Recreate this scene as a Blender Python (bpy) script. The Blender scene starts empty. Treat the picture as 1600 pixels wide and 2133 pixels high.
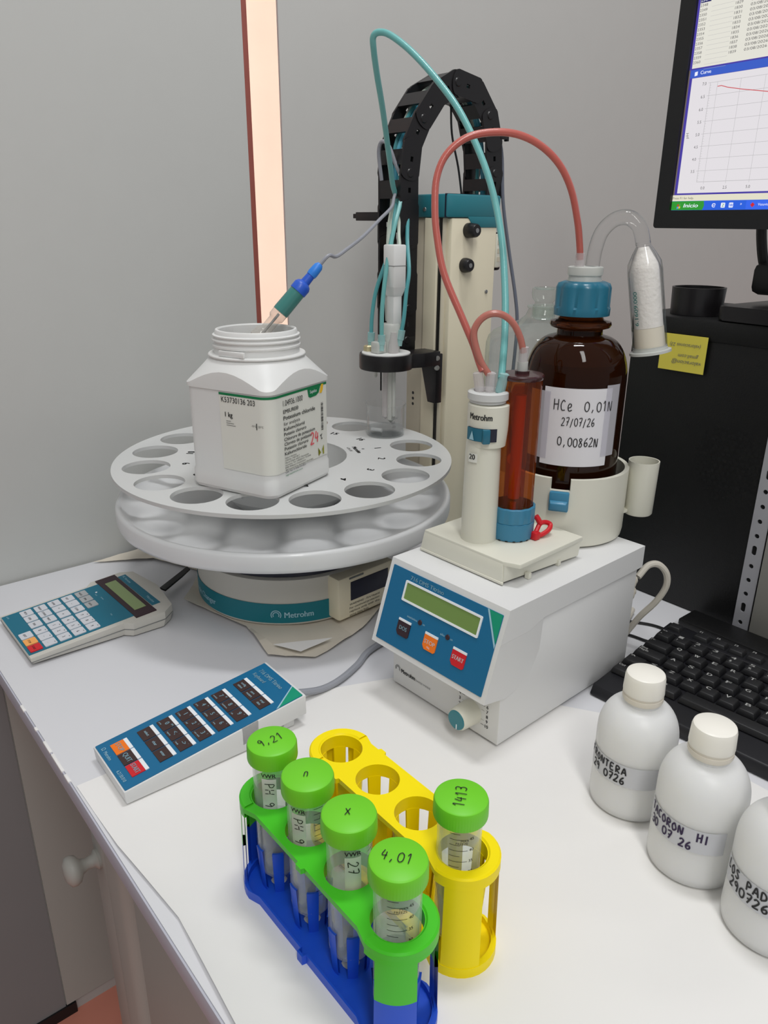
import bpy, bmesh, math, random
from mathutils import Vector, Matrix
random.seed(4)
PI = math.pi
SC = bpy.context.scene
COL = SC.collection
# ------------------------------------------------------------------ camera, world, lights, exposure
cam_d = bpy.data.cameras.new('camera'); cam = bpy.data.objects.new('camera', cam_d); COL.objects.link(cam)
R_ = ((0.63555, 0.27861, -0.72003), (0.77203, -0.22099, 0.59593), (0.00692, -0.93463, -0.35555))
cam.matrix_world = Matrix(((R_[0][0], -R_[0][1], -R_[0][2], 1.01901), (R_[1][0], -R_[1][1], -R_[1][2], -0.13046),
                           (R_[2][0], -R_[2][1], -R_[2][2], 0.45), (0, 0, 0, 1)))
cam_d.sensor_fit = 'HORIZONTAL'; cam_d.sensor_width = 36; cam_d.lens = 36 * 1587.6 / 1600
cam_d.clip_start = 0.01; cam_d.clip_end = 50
SC.camera = cam
SC.view_settings.view_transform = 'Standard'; SC.view_settings.look = 'None'
SC.view_settings.gamma = 1; SC.view_settings.use_curve_mapping = False
SC.view_settings.exposure = 0.0
w = bpy.data.worlds.new('world'); SC.world = w; w.use_nodes = True
w.node_tree.nodes['Background'].inputs[0].default_value = (0.96, 0.98, 1, 1)
w.node_tree.nodes['Background'].inputs[1].default_value = 0.36
def area(name, loc, target, sx, sy, power, color=(1, 1, 1)):
    d = bpy.data.lights.new(name, 'AREA'); d.shape = 'RECTANGLE'; d.size = sx; d.size_y = sy; d.energy = power; d.color = color
    o = bpy.data.objects.new(name, d); COL.objects.link(o); o.location = loc
    o.rotation_euler = (Vector(target) - Vector(loc)).to_track_quat('-Z', 'Y').to_euler()
    return o
area('ceiling_or_fill_light', (0.62, 0.46, 2.15), (0.50, 0.33, 0), 0.16, 0.50, 13.2, (0.99, 0.995, 1.0))
area('ceiling_or_fill_light', (1.95, -0.50, 2.2), (0.55, 0.35, 0.2), 0.35, 1.4, 24, (1, 0.995, 0.97))  # added fill from the viewer's side, brightens the upright faces
area('ceiling_or_fill_light', (1.5, 2.2, 2.2), (0.0, 2.2, 0.6), 0.4, 1.2, 6.5, (1, 0.975, 0.96))  # added light that keeps the far end of the wall from going dim
area('gap_strip_light', (-0.13, 1.02, 0.50), (-0.27, 0.70, 0.48), 0.10, 2.0, 7.0, (1, 0.95, 0.93))  # unseen light added behind the wall gap to brighten the peach strip

# ------------------------------------------------------------------ materials
def lin(c): return tuple(((x / 255) / 12.92 if x / 255 <= 0.04045 else ((x / 255 + 0.055) / 1.055) ** 2.4) for x in c)
def mat(name, rgb, rough=0.5, metal=0.0, spec=0.5, bump=0.0, scale=60, sss=0.0, var=0.0, trans=0.0, emit=None, est=1.0, ior=1.45, coat=0.0):
    m = bpy.data.materials.new(name); m.use_nodes = True; nt = m.node_tree; b = nt.nodes['Principled BSDF']
    c = (*lin(rgb), 1)
    b.inputs['Base Color'].default_value = c; b.inputs['Roughness'].default_value = rough; b.inputs['Metallic'].default_value = metal
    b.inputs['Specular IOR Level'].default_value = spec; b.inputs['IOR'].default_value = ior
    b.inputs['Transmission Weight'].default_value = trans; b.inputs['Coat Weight'].default_value = coat
    if sss:
        b.inputs['Subsurface Weight'].default_value = sss; b.inputs['Subsurface Radius'].default_value = (1, 1, 0.95); b.inputs['Subsurface Scale'].default_value = 0.02
    if emit:
        b.inputs['Emission Color'].default_value = (*lin(emit), 1); b.inputs['Emission Strength'].default_value = est
    if bump or var:
        tc = nt.nodes.new('ShaderNodeTexCoord'); nz = nt.nodes.new('ShaderNodeTexNoise'); nz.inputs['Scale'].default_value = scale; nz.inputs['Detail'].default_value = 4
        nt.links.new(tc.outputs['Object'], nz.inputs['Vector'])
        if bump:
            bp = nt.nodes.new('ShaderNodeBump'); bp.inputs['Strength'].default_value = bump; bp.inputs['Distance'].default_value = 0.002
            nt.links.new(nz.outputs[0], bp.inputs['Height']); nt.links.new(bp.outputs[0], b.inputs['Normal'])
        if var:
            mx = nt.nodes.new('ShaderNodeMix'); mx.data_type = 'RGBA'
            mx.inputs[6].default_value = tuple(x * (1 - var) for x in c[:3]) + (1,); mx.inputs[7].default_value = tuple(min(1, x * (1 + var)) for x in c[:3]) + (1,)
            nt.links.new(nz.outputs[0], mx.inputs[0]); nt.links.new(mx.outputs[2], b.inputs['Base Color'])
    return m
def thin(name, tint, body=0.12, rough=0.05, edge=0.5, bodycol=(255, 255, 255)):
    """thin clear wall: see-through, glossy, denser at grazing angles, with a little milky body"""
    m = bpy.data.materials.new(name); m.use_nodes = True; nt = m.node_tree; N = nt.nodes; out = N['Material Output']
    N.remove(N['Principled BSDF'])
    tr = N.new('ShaderNodeBsdfTransparent'); tr.inputs[0].default_value = (*lin(tint), 1)
    pr = N.new('ShaderNodeBsdfDiffuse'); pr.inputs[0].default_value = (*lin(bodycol), 1)
    gl = N.new('ShaderNodeBsdfGlossy'); gl.inputs[1].default_value = rough; gl.inputs[0].default_value = (1, 1, 1, 1)
    lw = N.new('ShaderNodeLayerWeight'); lw.inputs[0].default_value = 0.35
    mr = N.new('ShaderNodeMapRange'); mr.inputs[3].default_value = body; mr.inputs[4].default_value = min(1, body + edge)
    pb = N.new('ShaderNodeMath'); pb.operation = 'POWER'; pb.inputs[1].default_value = 2.2
    nt.links.new(lw.outputs['Facing'], pb.inputs[0]); nt.links.new(pb.outputs[0], mr.inputs[0])
    m1 = N.new('ShaderNodeMixShader'); nt.links.new(mr.outputs[0], m1.inputs[0]); nt.links.new(tr.outputs[0], m1.inputs[1]); nt.links.new(pr.outputs[0], m1.inputs[2])
    pw = N.new('ShaderNodeMath'); pw.operation = 'POWER'; pw.inputs[1].default_value = 3.0
    nt.links.new(lw.outputs['Facing'], pw.inputs[0])
    mr2 = N.new('ShaderNodeMapRange'); mr2.inputs[3].default_value = 0.02; mr2.inputs[4].default_value = 0.55
    nt.links.new(pw.outputs[0], mr2.inputs[0])
    m2 = N.new('ShaderNodeMixShader'); nt.links.new(mr2.outputs[0], m2.inputs[0]); nt.links.new(m1.outputs[0], m2.inputs[1]); nt.links.new(gl.outputs[0], m2.inputs[2])
    nt.links.new(m2.outputs[0], out.inputs[0])
    return m
def glow(name, rgb, s=1.0):
    m = bpy.data.materials.new(name); m.use_nodes = True; b = m.node_tree.nodes['Principled BSDF']
    b.inputs['Base Color'].default_value = (0.01, 0.01, 0.01, 1); b.inputs['Roughness'].default_value = 0.6; b.inputs['Specular IOR Level'].default_value = 0.2
    b.inputs['Emission Color'].default_value = (*lin(rgb), 1); b.inputs['Emission Strength'].default_value = s
    return m
M = {}
M['wall'] = mat('wall_paint', (190, 191, 188), 0.7, bump=0.03, scale=25, var=0.015)
M['wallb'] = mat('wall_paint_rear', (190, 190, 187), 0.7, bump=0.03, scale=25, var=0.015)
M['wall_low'] = mat('lower_wall_panel', (178, 180, 174), 0.6, var=0.02, scale=8)
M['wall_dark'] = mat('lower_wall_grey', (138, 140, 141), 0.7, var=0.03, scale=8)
M['peach'] = mat('peach_plaster', (246, 220, 204), 0.8, var=0.05, scale=14)
M['brown'] = mat('brown_jamb', (150, 82, 72), 0.55, var=0.08, scale=40)
M['floor'] = mat('terracotta_floor', (214, 138, 118), 0.5, var=0.1, scale=9)
M['desk'] = mat('desk_laminate', (222, 222, 226), 0.35, var=0.01, scale=6)
M['deskedge'] = mat('desk_edge', (190, 190, 202), 0.5)
M['cab'] = mat('cabinet_grey', (172, 172, 166), 0.5)
M['paper'] = mat('paper_white', (233, 231, 229), 0.85, bump=0.12, scale=9, var=0.012)
M['tan'] = mat('paper_tan', (214, 206, 192), 0.9, bump=0.25, scale=30, var=0.04)
M['grey'] = mat('light_grey_enamel', (205, 206, 205), 0.35, coat=0.15)
M['tray'] = mat('tray_grey', (220, 221, 222), 0.3, coat=0.2)
M['beige'] = mat('beige_plastic', (228, 219, 194), 0.5, var=0.01)
M['remgrey'] = mat('remote_grey', (202, 199, 191), 0.5)
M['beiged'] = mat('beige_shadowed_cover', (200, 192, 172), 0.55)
M['case'] = mat('instrument_case', (222, 222, 222), 0.5, bump=0.02, scale=400)
M['cream'] = mat('cream_plastic', (222, 220, 206), 0.38, coat=0.1)
M['black'] = mat('black_plastic', (22, 22, 24), 0.45)
M['blacks'] = mat('black_satin', (26, 24, 26), 0.35)
M['navy'] = mat('dark_navy', (30, 32, 50), 0.4)
M['teal'] = mat('teal_plastic', (42, 122, 134), 0.4, coat=0.1)
M['tealband'] = mat('teal_band', (10, 116, 130), 0.4)
M['blue'] = mat('panel_blue', (14, 104, 148), 0.45)
M['remblue'] = mat('panel_teal_blue', (18, 106, 130), 0.5)
M['capblue'] = mat('cap_blue', (26, 102, 126), 0.35, coat=0.2)
M['ringblue'] = mat('ring_blue', (60, 130, 164), 0.4, coat=0.1)
M['green_tri'] = mat('green_triangle', (8, 150, 116), 0.5)
M['lcd'] = mat('lcd_green', (116, 146, 76), 0.25, coat=0.3)
M['lcdr'] = mat('lcd_grey_green', (128, 148, 96), 0.3, coat=0.2)
M['keybrown'] = mat('key_brown', (62, 42, 40), 0.5)
M['keydark'] = mat('key_dark_brown', (52, 32, 40), 0.5)
M['keygrey'] = mat('key_light', (206, 208, 214), 0.45)
M['keymid'] = mat('key_mid_grey', (168, 170, 172), 0.45)
M['orange'] = mat('orange', (246, 122, 24), 0.45)
M['orangel'] = mat('orange_light', (244, 170, 92), 0.45)
M['red'] = mat('red', (208, 30, 40), 0.4)
M['white'] = mat('white_print', (236, 240, 244), 0.6)
M['palebl'] = mat('pale_blue_print', (160, 200, 215), 0.6)
M['ink'] = mat('black_ink', (24, 24, 26), 0.6)
M['inkp'] = mat('purple_black_ink', (44, 26, 66), 0.6)
M['inkg'] = mat('grey_ink', (110, 112, 112), 0.6)
M['inkgreen'] = mat('green_ink', (0, 120, 70), 0.6)
M['inkred'] = mat('red_marker', (226, 96, 104), 0.6)
M['olive'] = mat('olive_print', (150, 152, 40), 0.6)
M['yellowp'] = mat('yellow_print', (240, 190, 40), 0.6)
M['hdpew'] = mat('white_hdpe', (226, 226, 224), 0.42, sss=0.15)
M['label'] = mat('label_white', (226, 226, 218), 0.45)
M['paperlab'] = mat('paper_label', (228, 226, 230), 0.6)
M['tape'] = thin('clear_tape', (235, 235, 240), 0.55, 0.3, 0.2, (225, 222, 230))
M['frost'] = mat('frosted_hdpe', (250, 250, 247), 0.38, sss=0.85, trans=0.25)
M['cap'] = mat('ivory_cap', (244, 240, 230), 0.35, sss=0.15)
M['seal'] = mat('ivory_ring', (226, 218, 204), 0.4, sss=0.15)
M['greyl'] = mat('grey_strip_label', (200, 201, 206), 0.5)
M['amber'] = None
def glass(name, rgb, rough=0.0, ior=1.45):
    return mat(name, rgb, rough, trans=1.0, ior=ior)
M['amber'] = mat('amber_glass', (84, 40, 12), 0.04, trans=0.82, ior=1.3, spec=0.6)
M['ambliq'] = mat('amber_dark_contents', (30, 14, 8), 0.3)
M['ambacr'] = thin('amber_acrylic', (244, 184, 124), 0.26, 0.06, 0.45, (126, 54, 16))
M['amblid'] = mat('dark_amber_lid', (62, 30, 32), 0.25, coat=0.3)
M['orangeg'] = mat('orange_inner', (255, 176, 60), 0.3)
M['clear'] = thin('clear_glass', (255, 255, 255), 0.01, 0.004, 0.85, (84, 92, 92))
M['beaker'] = thin('beaker_glass', (255, 255, 255), 0.01, 0.012, 0.45, (158, 166, 166))
M['bglass'] = thin('thin_bottle_glass', (251, 254, 252), 0.02, 0.04, 0.60, (140, 155, 150))
M['tubep'] = thin('clear_tube_plastic', (250, 252, 251), 0.10, 0.06, 0.40, (232, 238, 234))
M['water'] = thin('water', (246, 248, 249), 0.02, 0.02, 0.15, (190, 196, 198))
M['milky'] = mat('milky_plastic', (226, 228, 222), 0.35, trans=0.35, sss=0.2)
M['nub'] = thin('clear_nub', (240, 238, 238), 0.35, 0.1, 0.35, (235, 230, 230))
M['nubc'] = thin('cyan_nub', (200, 236, 236), 0.5, 0.1, 0.3, (190, 228, 228))
M['cyan'] = mat('cyan_tubing', (106, 172, 170), 0.3, sss=0.2, coat=0.2)
M['cyand'] = mat('teal_tubing', (84, 160, 165), 0.3, coat=0.2)
M['cyanb'] = mat('sky_tubing', (90, 180, 205), 0.3, coat=0.2)
M['pale'] = mat('pale_green_tubing', (196, 208, 194), 0.35, sss=0.2)
M['pink'] = mat('red_tubing', (182, 92, 82), 0.3, sss=0.2, coat=0.25)
M['pinkb'] = mat('rose_tubing', (176, 106, 94), 0.3, sss=0.2, coat=0.25)
M['cable'] = mat('grey_cable', (150, 152, 160), 0.45)
M['cabled'] = mat('dark_grey_cable', (92, 96, 108), 0.45)
M['cablew'] = mat('cream_cable', (206, 200, 188), 0.5)
M['caps'] = mat('lime_cap', (112, 206, 36), 0.42)
M['rgreen'] = mat('rack_green', (70, 198, 32), 0.4)
M['rblue'] = mat('rack_blue', (24, 80, 206), 0.4)
M['ryellow'] = mat('rack_yellow', (255, 230, 0), 0.42, spec=0.3)
M['yliq'] = mat('pale_liquid', (222, 214, 150), 0.3, trans=0.6)
M['steel'] = mat('steel_rail', (190, 190, 196), 0.42, metal=0.5)
M['screw'] = mat('screw_metal', (170, 170, 170), 0.3, metal=0.9)
M['brass'] = mat('brass_nut', (196, 186, 150), 0.3, metal=0.5)
M['pgrey'] = mat('pc_grey_panel', (150, 148, 142), 0.6)
M['pcblack'] = mat('pc_black', (9, 9, 10), 0.5, bump=0.15, scale=500)
M['pchole'] = mat('hole_black', (4, 4, 5), 0.8)
M['kcase'] = mat('keyboard_case', (26, 26, 30), 0.4)
M['kkey'] = mat('keyboard_key', (30, 30, 32), 0.45)
M['kprint'] = mat('key_legend', (206, 206, 204), 0.6)
M['postit'] = mat('yellow_note', (222, 208, 84), 0.8)
M['pow'] = mat('white_granules', (240, 236, 230), 0.85, bump=0.5, scale=260)
M['cottn'] = mat('cotton', (232, 224, 206), 0.9)
M['bluee'] = mat('electrode_blue', (38, 88, 196), 0.4, coat=0.1)
M['bluee2'] = mat('electrode_light_blue', (46, 128, 222), 0.4)
M['tealg'] = mat('electrode_teal', (62, 128, 122), 0.3, coat=0.3)
M['elgl'] = thin('electrode_glass', (250, 249, 247), 0.22, 0.05, 0.5, (222, 216, 208))

# ------------------------------------------------------------------ mesh helpers
GLY = {}
def glyphs(s, bold=0.0, italic=0.0):
    bold = 0.0; k = (s, bold, italic)
    if k not in GLY:
        c = bpy.data.curves.new('txt', 'FONT'); c.body = s; c.resolution_u = 3; c.offset = bold; c.shear = italic; c.fill_mode = 'FRONT'
        o = bpy.data.objects.new('txt', c); COL.objects.link(o)
        me = bpy.data.meshes.new_from_object(o)
        vs = [(v.co.x, v.co.y) for v in me.vertices]; fs = [tuple(p.vertices) for p in me.polygons]
        bpy.data.objects.remove(o); bpy.data.meshes.remove(me); bpy.data.curves.remove(c)
        x0 = min(v[0] for v in vs); x1 = max(v[0] for v in vs)
        GLY[k] = ([(v[0] - x0, v[1]) for v in vs], fs, x1 - x0)
    return GLY[k]
CAPH = 0.72
def plane_fn(o, xd, yd, eps=0.0003):
    o = Vector(o); xd = Vector(xd).normalized(); yd = Vector(yd).normalized(); n = xd.cross(yd) * eps
    return lambda x, y: o + xd * x + yd * y + n
def cyl_fn(c, R, a0, z0, eps=0.0003, vertical=False):
    R = R + eps
    def f(x, y):
        if vertical: x, y = y, -x
        return Vector((c[0] + R * math.cos(a0 + x / R), c[1] + R * math.sin(a0 + x / R), z0 + y))
    return f
S = {'0': [[(2, 6), (.4, 4.6), (.4, 1.4), (2, 0), (3.6, 1.4), (3.6, 4.6), (2, 6)]], '1': [[(.8, 4.6), (2.2, 6), (2.2, 0)]],
     '2': [[(.4, 4.8), (1.6, 6), (3.2, 5.4), (3.2, 4), (1.6, 1.6), (.2, 0), (3.8, .2)]], '3': [[(.5, 5.5), (2, 6), (3.4, 5), (2.8, 3.4), (1.6, 3.1), (3, 2.8), (3.6, 1.4), (2.4, 0), (.4, .5)]],
     '4': [[(1.4, 6), (.4, 2.6), (3.6, 2.8)], [(3, 5), (2.6, 0)]], '6': [[(3.2, 6), (1.2, 4), (.5, 1.6), (1.8, 0), (3.4, 1), (2.8, 2.8), (.7, 2)]],
     '7': [[(.3, 5.8), (3.7, 6), (1.6, 0)], [(1, 3), (3.2, 3.2)]], '8': [[(3.2, 5.2), (1.8, 6), (.7, 4.8), (3.2, 1.8), (2, 0), (.5, 1.2), (3.2, 5)]],
     '9': [[(3.2, 4.8), (1.8, 6), (.5, 4.6), (1.8, 3.2), (3.2, 4.6), (3, 0)]], ',': [[(2, .8), (1.2, -1.2)]], '/': [[(.6, -.4), (3, 6.3)]], '.': [[(1.8, 0), (2, .3)]],
     'H': [[(.4, 6), (.4, 0)], [(3.6, 6), (3.4, 0)], [(.4, 3), (3.5, 3.2)]], 'C': [[(3.4, 5.2), (2, 6), (.5, 3.6), (1.2, .6), (3.5, .6)]], 'l': [[(.3, 1.6), (2.6, 2.6), (2.6, 4), (1.2, 4), (.5, 2), (1.4, .2), (3.4, .8)]],
     'N': [[(.4, 0), (.6, 6), (3.2, 0), (3.8, 6)]], 'P': [[(.8, 0), (.8, 6), (3, 5.4), (3, 3.6), (.8, 2.8)]], 'F': [[(3.6, 6), (.6, 6), (.6, 0)], [(.6, 3.2), (2.8, 3.2)]],
     'R': [[(.6, 0), (.6, 6), (3, 5.4), (2.8, 3.6), (.8, 3), (3.6, 0)]], 'O': [[(2, 6), (.3, 3.4), (1.4, 0), (3.6, 2), (2, 6)]], 'T': [[(.2, 6), (3.8, 6)], [(2, 6), (2, 0)]],
     'E': [[(3.4, 6), (.6, 5.8), (.6, .1), (3.5, 0)], [(.6, 3), (2.8, 3.1)]], 'A': [[(.2, 0), (2, 6), (3.8, 0)], [(.9, 2.2), (3, 2.2)]], 'I': [[(2, 6), (1.9, 0)]],
     'G': [[(3.4, 5.2), (1.8, 6), (.4, 3), (1.8, 0), (3.5, 1.2), (3.4, 2.8), (2.2, 2.8)]], 'L': [[(1, 6), (.6, 0), (3.4, .2)]], 'S': [[(3.4, 5.4), (1.8, 6), (.8, 4.6), (3.2, 1.8), (2, 0), (.4, .8)]],
     'D': [[(.6, 0), (.6, 6), (3, 5), (3.4, 2), (.6, 0)]], 'V': [[(.2, 6), (2, 0), (3.8, 6)]], 'W': [[(0, 6), (1, 0), (2, 4), (3, 0), (4, 6)]], 'X': [[(.4, 4.6), (3.6, .4)], [(3.4, 4.8), (.4, 0)]],
     'n': [[(.4, 0), (1, 3.4), (2.6, 3.6), (3, 2), (2.6, 0)]], 't': [[(.4, 3), (1.6, 3.4), (2.4, .3), (3.6, .8)], [(3.2, 4.2), (2, 3.2)]], '~': [[(.2, 3), (1.2, 4), (2.4, 2.8), (3.6, 4)]]}
def cr(pts, n=6, closed=False):
    P = [Vector(p) for p in pts]
    if len(P) < 3: return P
    out = []
    m = len(P)
    rng = range(m if closed else m - 1)
    for i in rng:
        p0 = P[(i - 1) % m] if closed or i > 0 else P[0] * 2 - P[1]
        p1 = P[i]; p2 = P[(i + 1) % m]
        p3 = P[(i + 2) % m] if closed or i + 2 < m else P[-1] * 2 - P[-2]
        for k in range(n):
            t = k / n
            out.append(0.5 * ((2 * p1) + (p2 - p0) * t + (2 * p0 - 5 * p1 + 4 * p2 - p3) * t * t + (3 * p1 - p0 - 3 * p2 + p3) * t * t * t))
    if not closed: out.append(P[-1])
    return out
class MB:
    def __init__(self): self.bm = bmesh.new()
    def _add(self, vs, fs, Mx=None):
        V = [self.bm.verts.new(Mx @ Vector(v) if Mx else v) for v in vs]
        for f in fs:
            try: self.bm.faces.new([V[i] for i in f])
            except ValueError: pass
        return V
    def box(self, a, b, bev=0.0, seg=2, Mx=None):
        x0, y0, z0 = a; x1, y1, z1 = b
        vs = [(x0, y0, z0), (x1, y0, z0), (x1, y1, z0), (x0, y1, z0), (x0, y0, z1), (x1, y0, z1), (x1, y1, z1), (x0, y1, z1)]
        return self.hexa(vs, bev, seg, Mx)
    def hexa(self, vs, bev=0.0, seg=2, Mx=None):
        fs = [(3, 2, 1, 0), (4, 5, 6, 7), (0, 1, 5, 4), (1, 2, 6, 5), (2, 3, 7, 6), (3, 0, 4, 7)]
        V = self._add(vs, fs, Mx)
        if bev: self._bev(V, bev, seg)
        return self
    def _bev(self, V, bev, seg):
        E = list({e for v in V for e in v.link_edges})
        bmesh.ops.bevel(self.bm, geom=E, offset=bev, segments=seg, affect='EDGES', profile=0.5, clamp_overlap=True)
    def prism(self, poly, z0, z1, bev=0.0, seg=2, Mx=None):
        n = len(poly)
        vs = [(p[0], p[1], z0) for p in poly] + [(p[0], p[1], z1) for p in poly]
        fs = [tuple(range(n - 1, -1, -1)), tuple(range(n, 2 * n))] + [(i, (i + 1) % n, n + (i + 1) % n, n + i) for i in range(n)]
        V = self._add(vs, fs, Mx)
        if bev: self._bev(V, bev, seg)
        return self
    def lathe(self, prof, seg=48, c=(0, 0), Mx=None, a0=0.0, a1=None, wob=None):
        full = a1 is None
        n = seg if full else seg + 1
        aa = [(a0 + 2 * PI * i / seg) if full else a0 + (a1 - a0) * i / seg for i in range(n)]
        rows = []; vs = []
        for (r, z) in prof:
            if r < 1e-6:
                rows.append([len(vs)] * n); vs.append((c[0], c[1], z))
            else:
                rows.append(list(range(len(vs), len(vs) + n)))
                for a in aa:
                    rr = r * (wob(a, z) if wob else 1); vs.append((c[0] + rr * math.cos(a), c[1] + rr * math.sin(a), z))
        fs = []
        for j in range(len(rows) - 1):
            A, B = rows[j], rows[j + 1]
            for i in range(seg):
                k = (i + 1) % n
                f = []
                for q in (A[i], A[k], B[k], B[i]):
                    if q not in f: f.append(q)
                if len(f) > 2: fs.append(tuple(f))
        if not full and len(prof) > 2 and prof[0] == prof[-1]:
            pass
        self._add(vs, fs, Mx); return self
    def tube(self, pts, r, seg=10, n=6, closed=False, Mx=None, smooth=True, r2=None):
        P = cr(pts, n, closed) if smooth else [Vector(p) for p in pts]
        m = len(P); vs = []; fs = []
        T = []
        for i in range(m):
            a = P[(i - 1) % m] if closed or i > 0 else P[i]; b = P[(i + 1) % m] if closed or i < m - 1 else P[i]
            T.append((b - a).normalized())
        nrm = T[0].orthogonal().normalized()
        for i in range(m):
            nrm = (nrm - T[i] * nrm.dot(T[i])).normalized(); bi = T[i].cross(nrm)
            rr = r if r2 is None else r + (r2 - r) * i / (m - 1)
            for k in range(seg):
                a = 2 * PI * k / seg; vs.append(P[i] + (nrm * math.cos(a) + bi * math.sin(a)) * rr)
        for i in range(m if closed else m - 1):
            j = (i + 1) % m
            for k in range(seg):
                l = (k + 1) % seg; fs.append((i * seg + k, i * seg + l, j * seg + l, j * seg + k))
        if not closed:
            fs.append(tuple(range(seg - 1, -1, -1))); fs.append(tuple((m - 1) * seg + k for k in range(seg)))
        self._add(vs, fs, Mx); return self
    def plate(self, outer, holes, z0, z1, Mx=None):
        bm2 = bmesh.new()
        for lp in [outer] + holes:
            V = [bm2.verts.new((p[0], p[1], z1)) for p in lp]
            for i in range(len(V)): bm2.edges.new((V[i], V[(i + 1) % len(V)]))
        bmesh.ops.triangle_fill(bm2, use_beauty=True, use_dissolve=False, edges=bm2.edges[:], normal=(0, 0, 1))
        g = bmesh.ops.extrude_face_region(bm2, geom=bm2.faces[:])
        for e in g['geom']:
            if isinstance(e, bmesh.types.BMVert): e.co.z = z0
        bm2.verts.index_update()
        self._add([tuple(v.co) for v in bm2.verts], [tuple(v.index for v in f.verts) for f in bm2.faces], Mx)
        bm2.free(); return self
    def quad(self, fn, x0, y0, x1, y1, n=1):
        vs = []; fs = []
        for i in range(n + 1):
            x = x0 + (x1 - x0) * i / n; vs += [fn(x, y0), fn(x, y1)]
        for i in range(n): fs.append((2 * i, 2 * i + 2, 2 * i + 3, 2 * i + 1))
        self._add(vs, fs); return self
    def poly(self, fn, pts):
        self._add([fn(*p) for p in pts], [tuple(range(len(pts)))]); return self
    def text(self, s, fn, h, x=0, y=0, width=None, align='L', bold=0.0, italic=0.0):
        vs, fs, wd = glyphs(s, bold, italic); k = h / CAPH; kx = (width / wd) if width else k
        off = {'L': 0, 'C': -wd * kx / 2, 'R': -wd * kx}[align]
        for dx in ((0,) if bold <= 0 else (-1, 0, 1)):
            e = dx * h * min(.05, .016 + bold)
            self._add([fn(x + off + e + v[0] * kx, y + v[1] * k) for v in vs], fs)
        return self
    def hand(self, s, fn, h, x=0, y=0, w=0.0008, adv=None, jit=0.15):
        k = h / 6.0; adv = adv or h * 0.85; kx = adv * 0.78 / 4; rnd = random.Random(len(s) * 7 + ord(s[0]))
        for i, ch in enumerate(s):
            if ch == ' ': continue
            dy = rnd.uniform(-jit, jit) * h * 0.5
            for st in S[ch]:
                P = cr([(p[0] * kx, p[1] * k) for p in st], 5) if len(st) > 2 else [Vector((p[0] * kx, p[1] * k)) for p in st]
                P = [Vector((q[0], q[1])) for q in P]
                vs = []; m = len(P)
                for a in range(m):
                    t = (P[min(a + 1, m - 1)] - P[max(a - 1, 0)])
                    t = t.normalized() if t.length > 1e-9 else Vector((1, 0)); nn = Vector((-t.y, t.x)) * w / 2
                    for q in (P[a] + nn, P[a] - nn): vs.append(fn(x + i * adv + q.x, y + dy + q.y))
                self._add(vs, [(2 * a, 2 * a + 1, 2 * a + 3, 2 * a + 2) for a in range(m - 1)])
        return self
def circ(c, r, n=40, a0=0): return [(c[0] + r * math.cos(a0 + 2 * PI * i / n), c[1] + r * math.sin(a0 + 2 * PI * i / n)) for i in range(n)]
def rrect(x0, y0, x1, y1, r, n=5):
    o = []
    for cx, cy, a in ((x1 - r, y1 - r, 0), (x0 + r, y1 - r, PI / 2), (x0 + r, y0 + r, PI), (x1 - r, y0 + r, 1.5 * PI)):
        for i in range(n + 1): o.append((cx + r * math.cos(a + PI / 2 * i / n), cy + r * math.sin(a + PI / 2 * i / n)))
    return o
def rootmat(p):
    while p.parent: p = p.parent
    return Matrix.Translation(p.location) @ p.rotation_euler.to_matrix().to_4x4()
def obj(name, mb, m, parent=None, world=False, ang=35, label=None, fix=True):
    bm = mb.bm
    if fix:
        bmesh.ops.remove_doubles(bm, verts=bm.verts, dist=1e-6)
        bmesh.ops.recalc_face_normals(bm, faces=bm.faces)
    me = bpy.data.meshes.new(name)
    if world and parent: bm.transform(rootmat(parent).inverted())
    bm.to_mesh(me); bm.free()
    me.polygons.foreach_set('use_smooth', [True] * len(me.polygons))
    me.set_sharp_from_angle(angle=math.radians(ang))
    me.materials.append(m)
    o = bpy.data.objects.new(name, me); COL.objects.link(o)
    if parent: o.parent = parent
    if label: o['label'] = label
    return o
def printed(name, mb, m, parent, world=False): return obj(name, mb, m, parent, world, fix=False)
def thing(name, label, cat, loc=(0, 0, 0), rz=0.0, group=None):
    o = bpy.data.objects.new(name, None); COL.objects.link(o); o.location = loc; o.rotation_euler = (0, 0, rz); o.empty_display_size = 0.02
    o['label'] = label; o['category'] = cat
    if group: o['group'] = group
    return o
def tag(o, label, cat, group=None):
    o['label'] = label; o['category'] = cat
    if group: o['group'] = group
    return o
def struct(name, mb, m, **k):
    o = obj(name, mb, m, **k)
    if not k.get('parent'): o['kind'] = 'structure'
    return o
def dirrot(d, p=(0, 0, 0)):
    """matrix placing local +z along d at point p"""
    return Matrix.Translation(Vector(p)) @ Vector(d).to_track_quat('Z', 'X').to_matrix().to_4x4()

# ------------------------------------------------------------------ setting
FL = -0.79
struct('floor', MB().box((-0.6, -2.2, FL - 0.05), (2.6, 4.6, FL)), M['floor'])
wl = MB(); wl.box((-0.014, -2.2, FL), (0, 0.464, 1.9)); struct('wall_left', wl, M['wall'])
wl = MB(); wl.box((-0.004, 0.5205, FL), (0, 4.6, 1.9)); struct('wall_rear', wl, M['wallb'])
struct('wall_far', MB().box((-0.30, 0.40, FL), (-0.27, 1.25, 1.9)), M['peach'])
struct('trim_1', MB().box((-0.030, 0.4645, FL), (-0.002, 0.4735, 1.9), 0.0008), M['brown'])
struct('trim_2', MB().box((0.0, 0.036, FL + 0.024), (0.004, 0.60, -0.03)), M['wall_low'])
struct('lower_wall_slab', MB().box((0.0, -1.2, FL + 0.02), (0.003, 0.0345, -0.03)), M['wall_dark'])  # darker grey slab laid over the front part of the lower wall
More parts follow.
